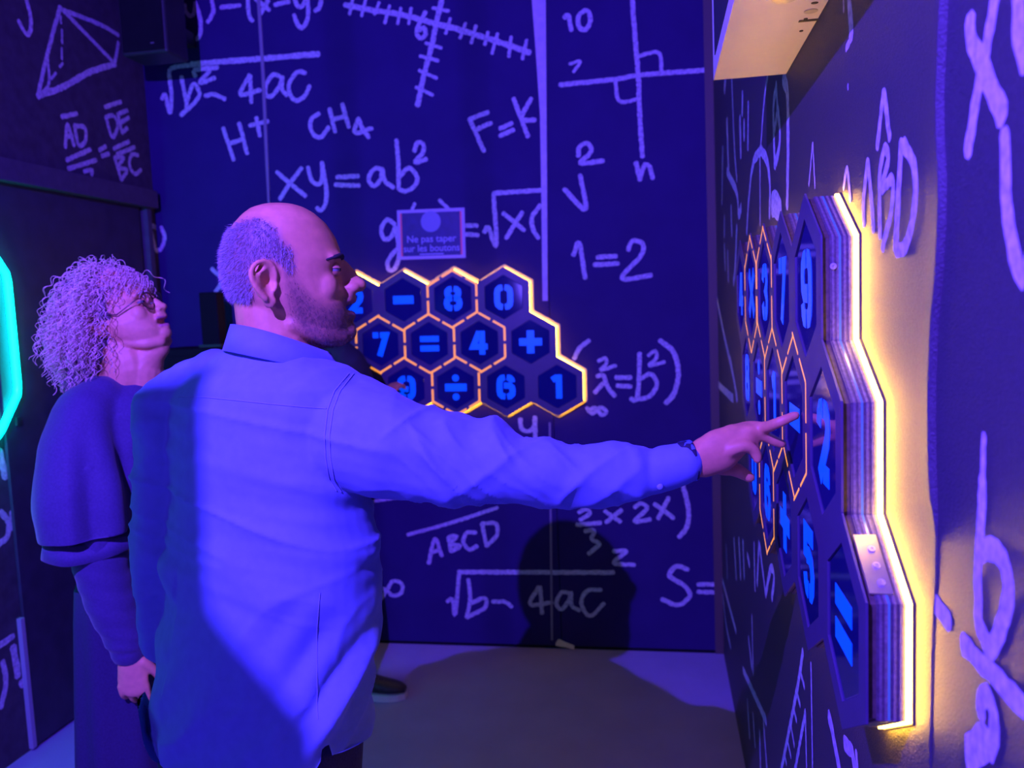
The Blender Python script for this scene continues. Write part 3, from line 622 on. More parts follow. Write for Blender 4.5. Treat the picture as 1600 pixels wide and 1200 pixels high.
# ------------------------------------------------------------------ people: modelling helpers
def hashn(ix, iy, iz, seed):
    h = (ix*374761393+iy*668265263+iz*1274126177+seed*974711) & 0x7fffffff
    h = ((h ^ (h >> 13))*1274126177) & 0x7fffffff
    return ((h ^ (h >> 16)) & 0xffff)/65535.*2-1
def vnoise(P, scale, seed=0):
    Q = np.asarray(P)*scale; I = np.floor(Q).astype(np.int64); f = Q-I; f = f*f*(3-2*f); out = 0
    for dx in (0, 1):
        for dy in (0, 1):
            for dz in (0, 1):
                w = (f[:, 0] if dx else 1-f[:, 0])*(f[:, 1] if dy else 1-f[:, 1])*(f[:, 2] if dz else 1-f[:, 2])
                out = out+w*hashn(I[:, 0]+dx, I[:, 1]+dy, I[:, 2]+dz, seed)
    return out
def sstep(a, b, x): t = np.clip((x-a)/(b-a), 0, 1); return t*t*(3-2*t)
def loft(rings):
    n = len(rings[0]); v = [tuple(p) for r in rings for p in r]; f = []
    for i in range(len(rings)-1):
        for k in range(n): f.append((i*n+k, i*n+(k+1) % n, (i+1)*n+(k+1) % n, (i+1)*n+k))
    f.append(tuple(range(n))[::-1]); f.append(tuple((len(rings)-1)*n+k for k in range(n)))
    return v, f
def ell(c, U, Vv, a, b, n=28, e=2.0):
    c = np.array(c, float); out = []
    for k in range(n):
        t = 2*math.pi*k/n; ct, st = math.cos(t), math.sin(t)
        out.append(c+U*a*math.copysign(abs(ct)**(2/e), ct)+Vv*b*math.copysign(abs(st)**(2/e), st))
    return out
def limb(P, R, ref=(0, 0, 1), n=18, sub=4):
    """tapered tube with rounded ends; R entries are radius or (radius along ref, radius across)"""
    P = [np.array(p, float) for p in P]; R = [np.array(r if isinstance(r, (tuple, list)) else (r, r), float) for r in R]
    Q = []; S = []
    X = [2*P[0]-P[1]]+P+[2*P[-1]-P[-2]]
    for i in range(len(P)-1):
        for k in range(sub):
            t = k/sub; a, b, c, d = X[i], X[i+1], X[i+2], X[i+3]
            Q.append(.5*(2*b+(-a+c)*t+(2*a-5*b+4*c-d)*t*t+(-a+3*b-3*c+d)*t**3)); u = t*t*(3-2*t); S.append(R[i]*(1-u)+R[i+1]*u)
    Q.append(P[-1]); S.append(R[-1])
    ref = np.array(ref, float); rings = []; m = len(Q)
    T = [Q[min(i+1, m-1)]-Q[max(i-1, 0)] for i in range(m)]; T = [t/np.linalg.norm(t) for t in T]
    ext = [(Q[0]-T[0]*S[0].mean()*h, S[0]*w, T[0]) for h, w in ((.95, .25), (.75, .62), (.4, .9))]
    seq = ext+[(Q[i], S[i], T[i]) for i in range(m)]+[(Q[-1]+T[-1]*S[-1].mean()*h, S[-1]*w, T[-1]) for h, w in ((.4, .9), (.75, .62), (.95, .25))]
    for q, s_, t in seq:
        u = ref-ref.dot(t)*t; u /= np.linalg.norm(u); w = np.cross(t, u); rings.append(ell(q, u, w, s_[0], s_[1], n))
    return loft(rings)
def ball(c, r, axes=None, n=16, m=10):
    r = np.array(r if isinstance(r, (tuple, list)) else (r, r, r), float); A = np.eye(3) if axes is None else np.array(axes, float)
    rings = []
    for i in range(1, m):
        ph = math.pi*i/m; rings.append([np.array(c)+(A.T @ (r*np.array([math.sin(ph)*math.cos(2*math.pi*k/n), math.sin(ph)*math.sin(2*math.pi*k/n), -math.cos(ph)]))) for k in range(n)])
    return loft(rings)
def fuse(parts, voxel, smooth=4, factor=.5):
    mb = MB()
    for v, f in parts: mb.add(v, f)
    me = mesh_from(mb.v, mb.f); bm = bmesh.new(); bm.from_mesh(me); bmesh.ops.recalc_face_normals(bm, faces=bm.faces); bm.to_mesh(me); bm.free()
    o = bpy.data.objects.new('t', me); COL.objects.link(o)
    r = o.modifiers.new('r', 'REMESH'); r.mode = 'VOXEL'; r.voxel_size = voxel
    if smooth: s_ = o.modifiers.new('s', 'SMOOTH'); s_.iterations = smooth; s_.factor = factor
    dg = bpy.context.evaluated_depsgraph_get(); e = bpy.data.meshes.new_from_object(o.evaluated_get(dg))
    bpy.data.objects.remove(o); bpy.data.meshes.remove(me)
    V = np.empty(len(e.vertices)*3); e.vertices.foreach_get('co', V); e.polygons.foreach_set('use_smooth', [True]*len(e.polygons))
    return e, V.reshape(-1, 3)
def normals_of(me):
    N = np.empty(len(me.vertices)*3); me.vertices.foreach_get('normal', N); return N.reshape(-1, 3)
def put(me, V): me.vertices.foreach_set('co', np.ascontiguousarray(V).ravel()); me.update()
def paint(me, C):
    a = me.color_attributes.new('Col', 'FLOAT_COLOR', 'POINT'); a.data.foreach_set('color', np.concatenate([C, np.ones((len(C), 1))], 1).ravel())
def seat(me, name, mat, parent):
    """link a mesh given in world coordinates under a parent"""
    off = Vector((0, 0, 0)); p = parent
    while p is not None: off += p.location; p = p.parent
    me.transform(Matrix.Translation(-off)); return link(name, me, mat, parent)
class Frame:
    """vertical plane through a figure, square to the sight line; bp() puts a pixel onto it, t metres nearer"""
    def __init__(s, px, py, y):
        c = at(px, py, 1, y); s.C = np.array([c[0], c[1], 0]); d = np.array([c[0], c[1], 0]); d /= np.linalg.norm(d)
        s.T = -d; s.R = np.array([d[1], -d[0], 0]); s.Z = np.array([0, 0, 1.])
    def bp(s, px, py, t=0.):
        d = ray(px, py); q = s.C+s.T*t; k = ((q-CAMP)*np.array([1, 1, 0])).dot(s.T)/(d.dot(s.T)); return CAMP+k*d
    def rt(s, V): D = np.asarray(V)-s.C; return D @ s.R, D @ s.T
# canonical head: x forward, y to the left, z up, origin between the ears; metres
HS = 4620.
def hx(zx, zy): return (zx-430)/HS, -(zy-690)/HS
SL = [(86, 560, 450, .018), (96, 640, 390, .036), (118, 705, 320, .050), (160, 775, 262, .061), (230, 850, 195, .070), (330, 915, 140, .0755), (420, 945, 107, .077), (500, 952, 97, .0765), (590, 938, 97, .0755), (680, 945, 113, .073), (760, 962, 145, .070), (830, 975, 215, .066), (920, 985, 330, .060), (1000, 985, 450, .053), (1060, 970, 540, .045), (1110, 925, 640, .034), (1150, 860, 720, .016)]
def head_parts(female=False):
    parts = []; rings = []
    X, Y, Z = np.eye(3)
    for zy, fx, bx_, w in SL:
        f, z = hx(fx, zy if not female or zy < 850 else 850+(zy-850)*.8); b, _ = hx(bx_, zy)
        if female:
            if 760 <= zy <= 1110: w *= 1.10
            f -= .004 if zy > 300 else 0
        c = (f+b)/2; a = (f-b)/2; r = []
        for k in range(40):
            t = 2*math.pi*k/40; ct, st = math.cos(t), math.sin(t); e = 2.25 if ct < 0 or not 480 < zy < 950 else 2.65
            yy = w*math.copysign(abs(st)**(2/e), st); xx = a*math.copysign(abs(ct)**(2/e), ct)
            if ct > 0: yy *= 1-.17*ct*(1 if zy > 300 else .4)
            r.append((c+xx, yy, z))
        rings.append(r)
    parts.append(loft(rings))
    def L(P, R, **k): parts.append(limb([(hx(a, b)[0], y, hx(a, b)[1]) for a, b, y in P], R, **k))
    def Bl(a, b, y, r): x, z = hx(a, b); parts.append(ball((x, y, z), r))
    ns = .82 if female else 1.
    if female: L([(895, 520, 0), (930, 590, 0), (975, 680, 0)], [(.012, .008), (.0165, .0095), (.019, .0115)], ref=(1, 0, 0)); Bl(1030, 690, 0, (.013, .013, .011))
    else: L([(905, 505, 0), (942, 570, 0), (976, 635, 0), (1000, 688, 0)], [(.012, .0085), (.0170, .0100), (.0200, .0115), (.0205, .0125)], ref=(1, 0, 0)); Bl(1068, 692, 0, (.0130, .0130, .0118))
    for s_ in (-1, 1):
        Bl(1015 if not female else 985, 712, s_*.0125, (.013, .0085, .0095))
        L([(905, 496, s_*.008), (908, 484, s_*.028), (862, 498, s_*.048)], [.0085, .0085, .007])            # brow
        Bl(800, 705, s_*.038, (.024, .024, .028))                                                          # cheek
        # ear: plate, helix, lobe, tragus
        def E(u, v): return hx(415+u, 690+v)
        ear = [(52, -60), (40, -130), (0, -165), (-60, -160), (-105, -110), (-105, -40), (-70, 30), (-25, 90)]
        rim_ = []
        for k, (u, v) in enumerate(ear):
            x, z = E(u, v); out = .081+.014*min(1, max(0, (30-u)/120)); rim_.append((x, s_*out, z))
        parts.append(limb(rim_, [.004]*2+[.0046]*4+[.0048, .0055], ref=(0, 1, 0), n=10))
        x, z = E(-25, -40); parts.append(ball((x-.0, s_*.078, z), (.020, .006, .030)))
        x, z = E(0, 105); parts.append(ball((x, s_*.080, z), (.011, .005, .012)))
        x, z = E(-55, -60); parts.append(limb([(E(-10, -120)[0], s_*.086, E(-10, -120)[1]), (E(-62, -70)[0], s_*.090, E(-62, -70)[1]), (E(-45, 30)[0], s_*.087, E(-45, 30)[1])], [.003, .0035, .003], ref=(0, 1, 0), n=8))
        x, z = E(38, 10); parts.append(ball((x, s_*.078, z), (.005, .007, .008)))
        # jaw corner
        L([(560, 960, s_*.048), (760, 1050, s_*.040), (900, 1075, s_*.018)], [.014, .015, .016] if not female else [.012, .014, .014])
    fl = .006 if female else 0
    L([(975, 805, -.022), (1012 , 795, 0), (975, 805, .022)], [.005, .0085, .005]); L([(970, 905, -.018), (1000, 918, 0), (970, 905, .018)], [.005, .0085, .005])
    Bl(945 if not female else 935, 1035 if not female else 985, 0, (.020, .024, .019)); Bl(985, 770, 0, (.012, .02, .012))
    return parts
def xf(parts, Mx, o, k=1.):
    return [([np.array(o)+(Mx @ (np.array(p)*k)) for p in v], f) for v, f in parts]
def head_dents(V, loc, N=None):
    """eye sockets, mouth line and ear hollow, in canonical coordinates; V and loc are arrays"""
    D = np.zeros_like(loc)
    for s_ in (-1, 1):
        c = np.array([hx(920, 575)[0], s_*.031, hx(0, 575)[1]]); d = (loc-c)/np.array([.03, .016, .012]); g = np.exp(-(d**2).sum(1)); D[:, 0] -= .0075*g
        c = np.array([hx(420, 640)[0], s_*.090, hx(0, 660)[1]]); d = (loc-c)/np.array([.0085, .02, .013]); g = np.exp(-(d**2).sum(1)); D[:, 1] -= s_*.012*g
        c = np.array([hx(1020, 735)[0], s_*.009, hx(0, 738)[1]]); d = (loc-c)/np.array([.006, .005, .004]); D[:, 2] += .006*np.exp(-(d**2).sum(1))
    zc = hx(0, 862)[1]; m = np.exp(-((loc[:, 2]-zc)/.0035)**2)*sstep(hx(940, 0)[0], hx(975, 0)[0], loc[:, 0])*np.exp(-(loc[:, 1]/.024)**4); D[:, 0] -= .007*m
    return D
def hand_parts(W, d, up, side, curl=.5, k=1.):
    """relaxed hand from wrist W along d; up = back of the hand, side = towards the thumb"""
    d, up, side = (np.array(a, float)/np.linalg.norm(a) for a in (d, up, side)); parts = []
    W = np.array(W, float); kn = W+d*.090*k
    parts.append(limb([W-d*.02, W+d*.03*k, W+d*.065*k, kn], [(.020*k, .027*k), (.019*k, .036*k), (.015*k, .040*k), (.012*k, .038*k)], ref=up))
    for i, (o, ln) in enumerate(((.028, .072), (.009, .080), (-.011, .074), (-.029, .058))):
        p = kn+side*o*k*1.14-d*.008; c = curl*(1+.12*i); a1 = c*.5; a2 = a1+c*.8; a3 = a2+c*.6; P = [p]
        for a, fr in ((a1, .45), (a2, .32), (a3, .23)): P.append(P[-1]+(d*math.cos(a)-up*math.sin(a))*ln*fr*k)
        parts.append(limb(P, [.0086*k, .0079*k, .0072*k, .0062*k], ref=up, n=12))
    p = W+d*.02*k+side*.028*k; parts.append(limb([p, p+(d*.7+side*.55-up*.25)*.035*k, p+(d*.9+side*.45-up*.35)*.062*k, p+(d*1.0+side*.15-up*.4)*.088*k], [.015*k, .012*k, .0098*k, .0082*k], ref=up, n=12))
    return parts
M['skin'] = material('skin', (.78, .36, .2), .5, noise=.06, nscale=90, bump=.08, bscale=500, attr='Col', spec=.4)
M['shirt'] = material('pale_blue_cotton', (.148, .225, .46), .85, noise=.05, nscale=60, bump=.12, bscale=900, spec=.15, sheen=.1)
M['seamthread'] = material('shirt_stitching', (.20, .26, .48), .9)
M['trousers'] = material('dark_denim', (.03, .03, .055), .85, noise=.2, nscale=300, spec=.2)
M['blackcloth'] = material('black_jersey', (.055, .040, .115), .7, noise=.12, nscale=200, spec=.25, sheen=.15)
M['blackskirt'] = material('black_skirt', (.034, .026, .07), .8, noise=.12, nscale=200, spec=.2)
M['eye'] = material('eye_white', (.22, .2, .18), .15, spec=.7)
M['iris'] = material('iris', (.05, .04, .04), .1, spec=.8)
M['hair_m'] = material('grey_stubble', (.36, .31, .33), .6, noise=.5, nscale=900, spec=.4)
M['brow'] = material('dark_brow', (.02, .015, .015), .8)
M['hair_w'] = material('silver_curls', (.85, .58, .46), .45, noise=.25, nscale=120, spec=.5)
M['hair_under'] = material('hair_shadow_mass', (.16, .11, .12), .8, noise=.5, nscale=160)
M['shoe'] = material('black_sneaker', (.02, .02, .03), .5, bump=.4, bscale=300, noise=.3, nscale=200)
M['sole'] = material('pale_sole', (.62, .6, .66), .6)
M['lid'] = material('eyelid_skin', (.52, .23, .10), .5)
SKIN = np.array([.66, .30, .12])
def eyes(root, Mx, O, k, which, look=(1, 0, .0), r=.0118):
    for s_ in which:
        c = np.array([hx(874, 0)[0], s_*.031, hx(0, 577)[1]]); w = O+Mx @ (c*k); e = empty('eye', tuple(np.array(w)-np.array(root.location)), root)
        v, f = ball(w, r*k); obj('eyeball', v, f, M['eye'], e, True)
        lk = Mx @ (np.array(look)/np.linalg.norm(look)); v, f = ball(np.array(w)+lk*r*k*.52, r*k*.58); obj('iris', v, f, M['iris'], e, True)
        for nm, e0, e1 in (('upper_lid', 6, 95), ('lower_lid', -95, -16)):
            v = []; f = []; na, ne = 18, 8
            for i in range(ne):
                el = math.radians(e0+(e1-e0)*i/(ne-1))
                for j in range(na):
                    az = math.radians(-115+230*j/(na-1)); q = np.array([math.cos(el)*math.cos(az), math.cos(el)*math.sin(az), math.sin(el)]); v.append(w+Mx @ (q*r*k*1.13))
            for i in range(ne-1):
                for j in range(na-1): f.append((i*na+j, i*na+j+1, (i+1)*na+j+1, (i+1)*na+j))
            obj(nm, v, f, M['lid'], e, True)
def strands(name, roots, dirs, length, rad, mat, parent, kind='stuff'):
    n = len(roots); a = np.cross(dirs, RNG.normal(size=(n, 3))); a /= np.linalg.norm(a, axis=1)[:, None]; b = np.cross(dirs, a)
    ln = length*RNG.uniform(.6, 1.2, (n, 1)); V = np.concatenate([roots+a*rad, roots-a*rad*.5+b*rad*.87, roots-a*rad*.5-b*rad*.87, roots+dirs*ln], 0)
    i = np.arange(n); F = np.concatenate([np.stack([i, i+n, i+3*n], 1), np.stack([i+n, i+2*n, i+3*n], 1), np.stack([i+2*n, i, i+3*n], 1)], 0)
    o = obj(name, V, F, mat, parent); o['kind'] = kind; return o
from mathutils.bvhtree import BVHTree
def in_poly(px, py, poly):
    ins = np.zeros(len(px), bool); n = len(poly)
    for i in range(n):
        x0, y0 = poly[i]; x1, y1 = poly[i-1]
        c = ((y0 > py) != (y1 > py)) & (px < (x1-x0)*(py-y0)/(y1-y0+1e-12)+x0); ins ^= c
    return ins
def bvh_of(me):
    return BVHTree.FromPolygons([tuple(v.co) for v in me.vertices], [tuple(p.vertices) for p in me.polygons])
def on_surface(bv, pts, org, s, lift=.0012):
    """follow pixel points over a surface: returns world points just above it"""
    out = []
    for zx, zy in pts:
        d = ray(org[0]+zx/s, org[1]+zy/s); h = bv.ray_cast(Vector(CAMP), Vector(d).normalized())
        if h[0] is not None: out.append(np.array(h[0])+np.array(h[1])*lift)
    return out
def dense(P, n=6):
    out = []
    for a, b in zip(P[:-1], P[1:]):
        for k in range(n): out.append((a[0]+(b[0]-a[0])*k/n, a[1]+(b[1]-a[1])*k/n))
    return out+[P[-1]]
def seam_tube(name, bv, pts, org, s, r, mat, parent, lift=.0006):
    P = on_surface(bv, dense(pts), org, s, lift)
    if len(P) > 2:
        v, f = tube_path(P, r, 6, False); return obj(name, v, f, mat, parent, True)
def shoe(root, heel, toe, mat=None, w=.048):
    heel, toe = np.array(heel, float), np.array(toe, float); d = toe-heel; L = np.linalg.norm(d); d /= L; sd = np.array([-d[1], d[0], 0]); z = np.array([0, 0, 1.])
    e = empty('shoe', tuple(heel-np.array(root.location)), root)
    prof = [(0, .60, .070, .080), (.05, .72, .078, .1), (.2, .80, .078, .1), (.35, .82, .070, .085), (.5, .88, .055, .06), (.65, 1., .042, .045), (.8, .98, .034, .035), (.92, .78, .028, .03), (1., .40, .02, .02)]
    rings = [[heel+d*t*L+sd*w*k*math.copysign(abs(math.cos(a))**.8, math.cos(a))+z*(.024+(h*.62)*(1+math.sin(a))*(1 if True else 0)) for a in [2*math.pi*i/16 for i in range(16)]] for t, k, h, _ in prof]
    v, f = loft(rings); obj('upper', v, f, mat or M['shoe'], e, True)
    rings = [[heel+d*(t*1.02-.008)*L+sd*w*k*1.06*c+z*(.001 if s_ < 0 else .026) for c, s_ in ((1, -1), (1, 1), (-1, 1), (-1, -1))] for t, k, h, _ in prof]
    v, f = loft(rings); obj('sole', v, f, M['sole'], e)
    for t in (.46, .54, .62, .70):
        p = heel+d*t*L; h = np.interp(t, [q[0] for q in prof], [q[2] for q in prof])*1.24+.024
        v, f = tube_path([p-sd*.026+z*(h-.006), p+z*h, p+sd*.026+z*(h-.006)], .0028, 6, False); obj('lace', v, f, M['black'], e, True)
    return e
# ------------------------------------------------------------------ the man in the pale shirt
Fm = Frame(420, 500, 1.30)
man = empty('person', tuple(Fm.C)); tag(man, 'balding bearded man in a pale blue shirt touching the side panel with his right hand', 'person')
S_ = .7071*(Fm.R+Fm.T); Fw_ = .7071*(Fm.R-Fm.T)          # his right side, his front
mpp = np.linalg.norm(Fm.bp(523.1, 449.4)-Fm.bp(423.1, 449.4))/100.
HK = (HS/4.617)*mpp
HO = Fm.bp(423.1, 449.4); HM = np.stack([Fm.R, -Fm.T, Fm.Z], 1)
def sleeve_at(px, top, bot):
    y = np.interp(px, [545, 1068], [1.24, 1.285]); a, b = at(px, top, 1, y), at(px, bot, 1, y); return (a+b)/2, np.linalg.norm(a-b)/2
ST = [(548, 600, 760), (600, 612, 772), (650, 634, 781), (700, 646, 788), (750, 662, 786), (800, 675, 787), (850, 677, 790), (900, 688, 790), (950, 692, 786), (1000, 696, 778), (1040, 694, 767), (1068, 690, 757)]
SP = [sleeve_at(*q) for q in ST]
HZ = lambda zx, zy, y: at(1020+zx/5.714, 600+zy/5.714, 1, y)
tip = at(1243, 649, 0, XW-W_FACE-.0045)
wr_c = HZ(330, 690, 1.287)
hand = [limb([SP[-3][0], wr_c, HZ(450, 660, 1.292), HZ(600, 590, 1.30), HZ(740, 500, 1.312), HZ(820, 455, 1.318)], [.030, (.0265, .020), (.031, .020), (.034, .020), (.027, .019), (.020, .016)], ref=(-.35, 0, 1))]
yt = tip[1]
hand.append(limb([HZ(720, 430, 1.322), HZ(860, 392, 1.328), HZ(1010, 385, (1.33+yt)/2), HZ(1130, 340, yt-.003), tip], [.0125, .0115, .0095, .0085, .0072], n=14))
hand.append(limb([HZ(720, 470, 1.308), HZ(850, 425, 1.310), HZ(960, 445, 1.316), HZ(1070, 500, 1.320), HZ(1150, 535, 1.322)], [.0125, .0112, .0098, .0088, .0075], n=14))
hand.append(limb([HZ(700, 530, 1.302), HZ(820, 490, 1.305), HZ(890, 530, 1.313), HZ(915, 600, 1.316), HZ(915, 650, 1.316)], [.0115, .0105, .0092, .0084, .0074], n=14))
hand.append(limb([HZ(680, 590, 1.290), HZ(800, 555, 1.290), HZ(880, 575, 1.294), HZ(925, 630, 1.296), HZ(935, 672, 1.296)], [.012, .0105, .0092, .0084, .0074], n=14))
hand.append(limb([HZ(480, 690, 1.315), HZ(620, 735, 1.328), HZ(740, 765, 1.335), HZ(865, 835, 1.338)], [.018, .0145, .0118, .0088], n=14))
lsh = Fm.bp(300, 640, -.10)
larm = [(Fm.bp(283, 632, -.10), .058), (Fm.bp(266, 690, -.10), .056), (Fm.bp(258, 770, -.10), .053), (Fm.bp(250, 850, -.11), .051), (Fm.bp(252, 930, -.13), .046), (Fm.bp(262, 1000, -.16), .041)]
body = xf(head_parts(), HM, HO, HK)
zb = lambda zx, zy, t=0.: Fm.bp(330+zx/4.617, 300+zy/4.617, t)
body.append(limb([zb(420, 760), zb(450, 930), zb(480, 1100), zb(500, 1260)], [.058, .060, .062, .07], ref=Fm.R))
TR = [(540, 374, 446), (557, 328, 486), (577, 299, 532), (600, 278, 560), (640, 268, 562), (700, 262, 556), (770, 262, 562), (850, 258, 576), (930, 252, 573), (1000, 243, 567), (1060, 236, 562), (1120, 232, 558), (1180, 234, 556), (1235, 236, 555)]
def tring(y, l, r, inset=0., n=44):
    a, b = Fm.bp(l, y), Fm.bp(r, y); w = np.linalg.norm(a-b)/2-inset; A = w/.816; return ell((a+b)/2, S_, Fw_, A, .62*A, n, 2.3)
body.append(loft([tring(*q, inset=.028) for q in TR[1:]]))
body += hand
body.append(limb([p for p, r in SP[:-2]], [max(.03, r*.62) for p, r in SP[:-2]]))
body.append(limb([p for p, r in larm], [r*.72 for p, r in larm]))
lw = Fm.bp(275, 1035, -.19); body += hand_parts(lw, .6*Fm.R-.5*Fm.T-.7*Fm.Z, -Fm.R*.3-Fm.T*.0+Fm.Z*.3-S_, Fw_, .5)
hipc = Fm.bp(400, 1235); hipc_xy = np.array([hipc[0], hipc[1], 0])
for s_ in (-1, 1):
    h = hipc_xy+S_*s_*.095
    body.append(limb([h+Fm.Z*.92, h+Fm.Z*.5+Fw_*.01, h+Fm.Z*.09], [.075, .052, .036], ref=Fm.R))
bme, V = fuse(body, .0033, 5, .5)
loc = ((V-HO) @ HM)/HK
headmask = (np.linalg.norm(loc-np.array([.03, 0, .01]), axis=1) < .20) & (loc[:, 2] > -.16)
D = head_dents(V, loc)*headmask[:, None]; V = V+(D*HK) @ HM.T; put(bme, V); loc = ((V-HO) @ HM)/HK
zx, zy = loc[:, 0]*HS+430, -loc[:, 2]*HS+690
HAIRP = [(40, 330), (110, 300), (190, 262), (270, 232), (350, 210), (430, 232), (490, 290), (530, 380), (600, 455), (596, 560), (565, 640), (530, 560), (440, 505), (340, 522), (292, 600), (320, 720), (290, 800), (200, 790), (60, 740), (40, 500)]
BEARDP = [(560, 560), (605, 660), (670, 760), (780, 840), (890, 845), (955, 765), (1070, 748), (1070, 800), (1000, 850), (975, 880), (1000, 900), (1060, 960), (1040, 1020), (1010, 1100), (860, 1190), (700, 1140), (580, 990), (545, 800), (540, 640)]
jit = vnoise(V, 160, 3)*14
def soft(poly, rad):
    acc = 0
    for k in range(14): acc = acc+in_poly(zx+rad*math.cos(k*2.4)*math.sqrt((k+.5)/14), zy+rad*math.sin(k*2.4)*math.sqrt((k+.5)/14), poly)
    return acc/14.
hs = soft(HAIRP, 42)*headmask; bs = soft(BEARDP, 60)*headmask
hm = (hs+.35*vnoise(V, 260, 3) > .5) & headmask; bmk = (bs+.4*vnoise(V, 260, 4) > .5) & headmask & (np.abs(loc[:, 1]) < .085)
earmask = (np.abs(loc[:, 1]) > .0785) & (np.abs(loc[:, 0]) < .05)
hm &= ~earmask; bmk &= ~earmask
Cc = np.tile(SKIN, (len(V), 1))*(1+.05*vnoise(V, 60, 5))[:, None]
hs = (hs*~earmask)[:, None]; bs = (bs*~earmask)[:, None]; Cc = Cc*(1-hs*.8)+np.array([.13, .10, .105])*hs*.8; bw = bs*(.72+.2*vnoise(V, 300, 6)[:, None]); Cc = Cc*(1-bw)+np.array([.10, .055, .045])*bw
lips = (np.abs(zy-858) < 60) & (zx > 985) & (np.abs(loc[:, 1]) < .024) & headmask; Cc[lips] = np.array([.5, .16, .12])
paint(bme, Cc); N = normals_of(bme); head_bvh = bvh_of(bme)
seat(bme, 'body', M['skin'], man)
def sow(mask, n, ln, rad, name, mat, down):
    idx = RNG.choice(np.where(mask)[0], n); r = V[idx]+RNG.normal(size=(n, 3))*.0012; d = N[idx]*.8+np.array([0, 0, -1.])*down+HM[:, 0]*(-.25)+RNG.normal(size=(n, 3))*.25
    d /= np.linalg.norm(d, axis=1)[:, None]; return strands(name, r-d*.0006, d, ln, rad, mat, man)
sow(hm, 11000, .0085, .00032, 'hair', M['hair_m'], .6)
sow(bmk, 4200, .0028, .00024, 'beard', material('dark_beard', (.07, .05, .05), .6, spec=.4), .7)
eyes(man, HM, HO, HK, (-1, 1), look=(1, 0, .02))
def eyebrow(root, me_bvh, Mx, O, k, pts, rad, mat):
    for s_ in (-1, 1):
        P = []
        for zyy, y in pts:
            h = me_bvh.ray_cast(Vector(O+Mx @ (np.array([.3, s_*y, hx(0, zyy)[1]])*k)), Vector(-Mx[:, 0]))
            if h[0] is not None: P.append(np.array(h[0])+Mx[:, 0]*.0006)
        v, f = limb(P, rad[:len(P)], n=8); obj('eyebrow', v, f, mat, root, True)
eyebrow(man, head_bvh, HM, HO, HK, ((494, .010), (484, .022), (480, .036), (490, .048), (512, .056)), [.0030, .0046, .0046, .0036, .0018], M['brow'])
# shirt
sh = [loft([tring(*q) for q in TR])]
sh.append(limb([p for p, r in SP], [r for p, r in SP], n=24, sub=3))
sh.append(limb([Fm.bp(490, 632, .04), Fm.bp(540, 658, .075), SP[1][0]], [.050, .078, SP[1][1]], n=20))       # right shoulder cap
sh.append(limb([Fm.bp(340, 590, -.05), larm[0][0]]+[p for p, r in larm[1:]], [.05]+[r for p, r in larm], n=22))
sme, V = fuse(sh, .0045, 5, .5); N = normals_of(sme)
r_, t_ = Fm.rt(V); z_ = V[:, 2]; x_ = V[:, 0]
xs0, xs1 = SP[0][0][0], SP[-1][0][0]; u = (x_-xs0)/(xs1-xs0)
slv = sstep(.06, .16, u)*(z_ > .9)
inarm = sstep(.10, .22, u)
fold = vnoise(np.stack([x_*30+z_*15, z_*5, V[:, 1]*7], 1), 1., 11); fold2 = vnoise(np.stack([x_*16-z_*9, z_*9, V[:, 1]*9], 1), 1., 12)
elbow = sstep(.18, .32, u)*(1-sstep(.72, .92, u)); disp = inarm*elbow*(.010*np.sign(fold)*np.abs(fold)**1.3+.006*fold2)
disp += inarm*.0055*vnoise(np.stack([x_*22+z_*24, z_*11, V[:, 1]*12], 1), 1., 13)*(1-sstep(.88, .93, u))
# cuff: smooth band with a step
disp += -.004*np.exp(-((u-.905)/.016)**2)*inarm
tors = 1-inarm
q1 = -r_*.77+z_*.64; al = r_*.64+z_*.77
rr = r_-Fm.rt(Fm.bp(420, 700)[None])[0][0]
low = sstep(Fm.bp(0, 860)[2]+0, Fm.bp(0, 960)[2], z_) if False else sstep(1.16, 1.02, z_)
f3 = vnoise(np.stack([q1*34, al*5, t_*6], 1), 1., 21); rightside = sstep(-.06, .05, rr)
disp += tors*low*(.018*rightside+.005)*np.sign(f3)*np.abs(f3)**1.1
disp += tors*(1-low)*.0042*vnoise(np.stack([r_*6, z_*46+r_*9, t_*7], 1), 1., 23)
arm_pit = np.exp(-((rr-.13)/.07)**2-((z_-1.24)/.07)**2); disp += tors*arm_pit*.011*vnoise(np.stack([r_*8, (z_+r_*.3)*44, t_*5], 1), 1., 24)
leftarm = sstep(-.15, -.19, rr)*(t_ < .02); disp += leftarm*.013*vnoise(np.stack([r_*11+z_*6, z_*15, t_*12], 1), 1., 25)
disp += .0022*vnoise(V, 11, 26)
def ridge(a, b, c, sd, p=3.): return (1-np.abs(vnoise(np.stack([a, b, c], 1), 1., sd)))**p
zmid = np.interp(x_, [p[0] for p, r in SP], [p[2] for p, r in SP]); topw = .30+.70*sstep(-.05, .03, z_-zmid)
disp = disp*(1-inarm)+disp*inarm*topw
disp += inarm*elbow*topw*.015*(ridge(x_*20+z_*13, z_*4.5, V[:, 1]*4, 71, 4.)-.3)+inarm*(1-sstep(.86, .9, u))*.007*(ridge(x_*13-z_*17, z_*5, V[:, 1]*6, 72, 4.)-.3)
disp += inarm*(1-sstep(.86, .9, u))*.0035*(ridge(x_*30+z_*30, z_*9, V[:, 1]*10, 76, 4.)-.3)
disp += tors*low*rightside*.014*(ridge(q1*17, al*2.5, t_*3, 73)-.35)+tors*(1-low)*.006*(ridge(r_*2.5, z_*20+r_*5, t_*3, 74, 5.)-.25)+tors*.0035*(ridge(r_*9, z_*13-r_*6, t_*5, 77, 5.)-.25)
disp += leftarm*.010*(ridge(r_*5+z_*3, z_*9, t_*6, 75)-.35)
V = V+N*disp[:, None]
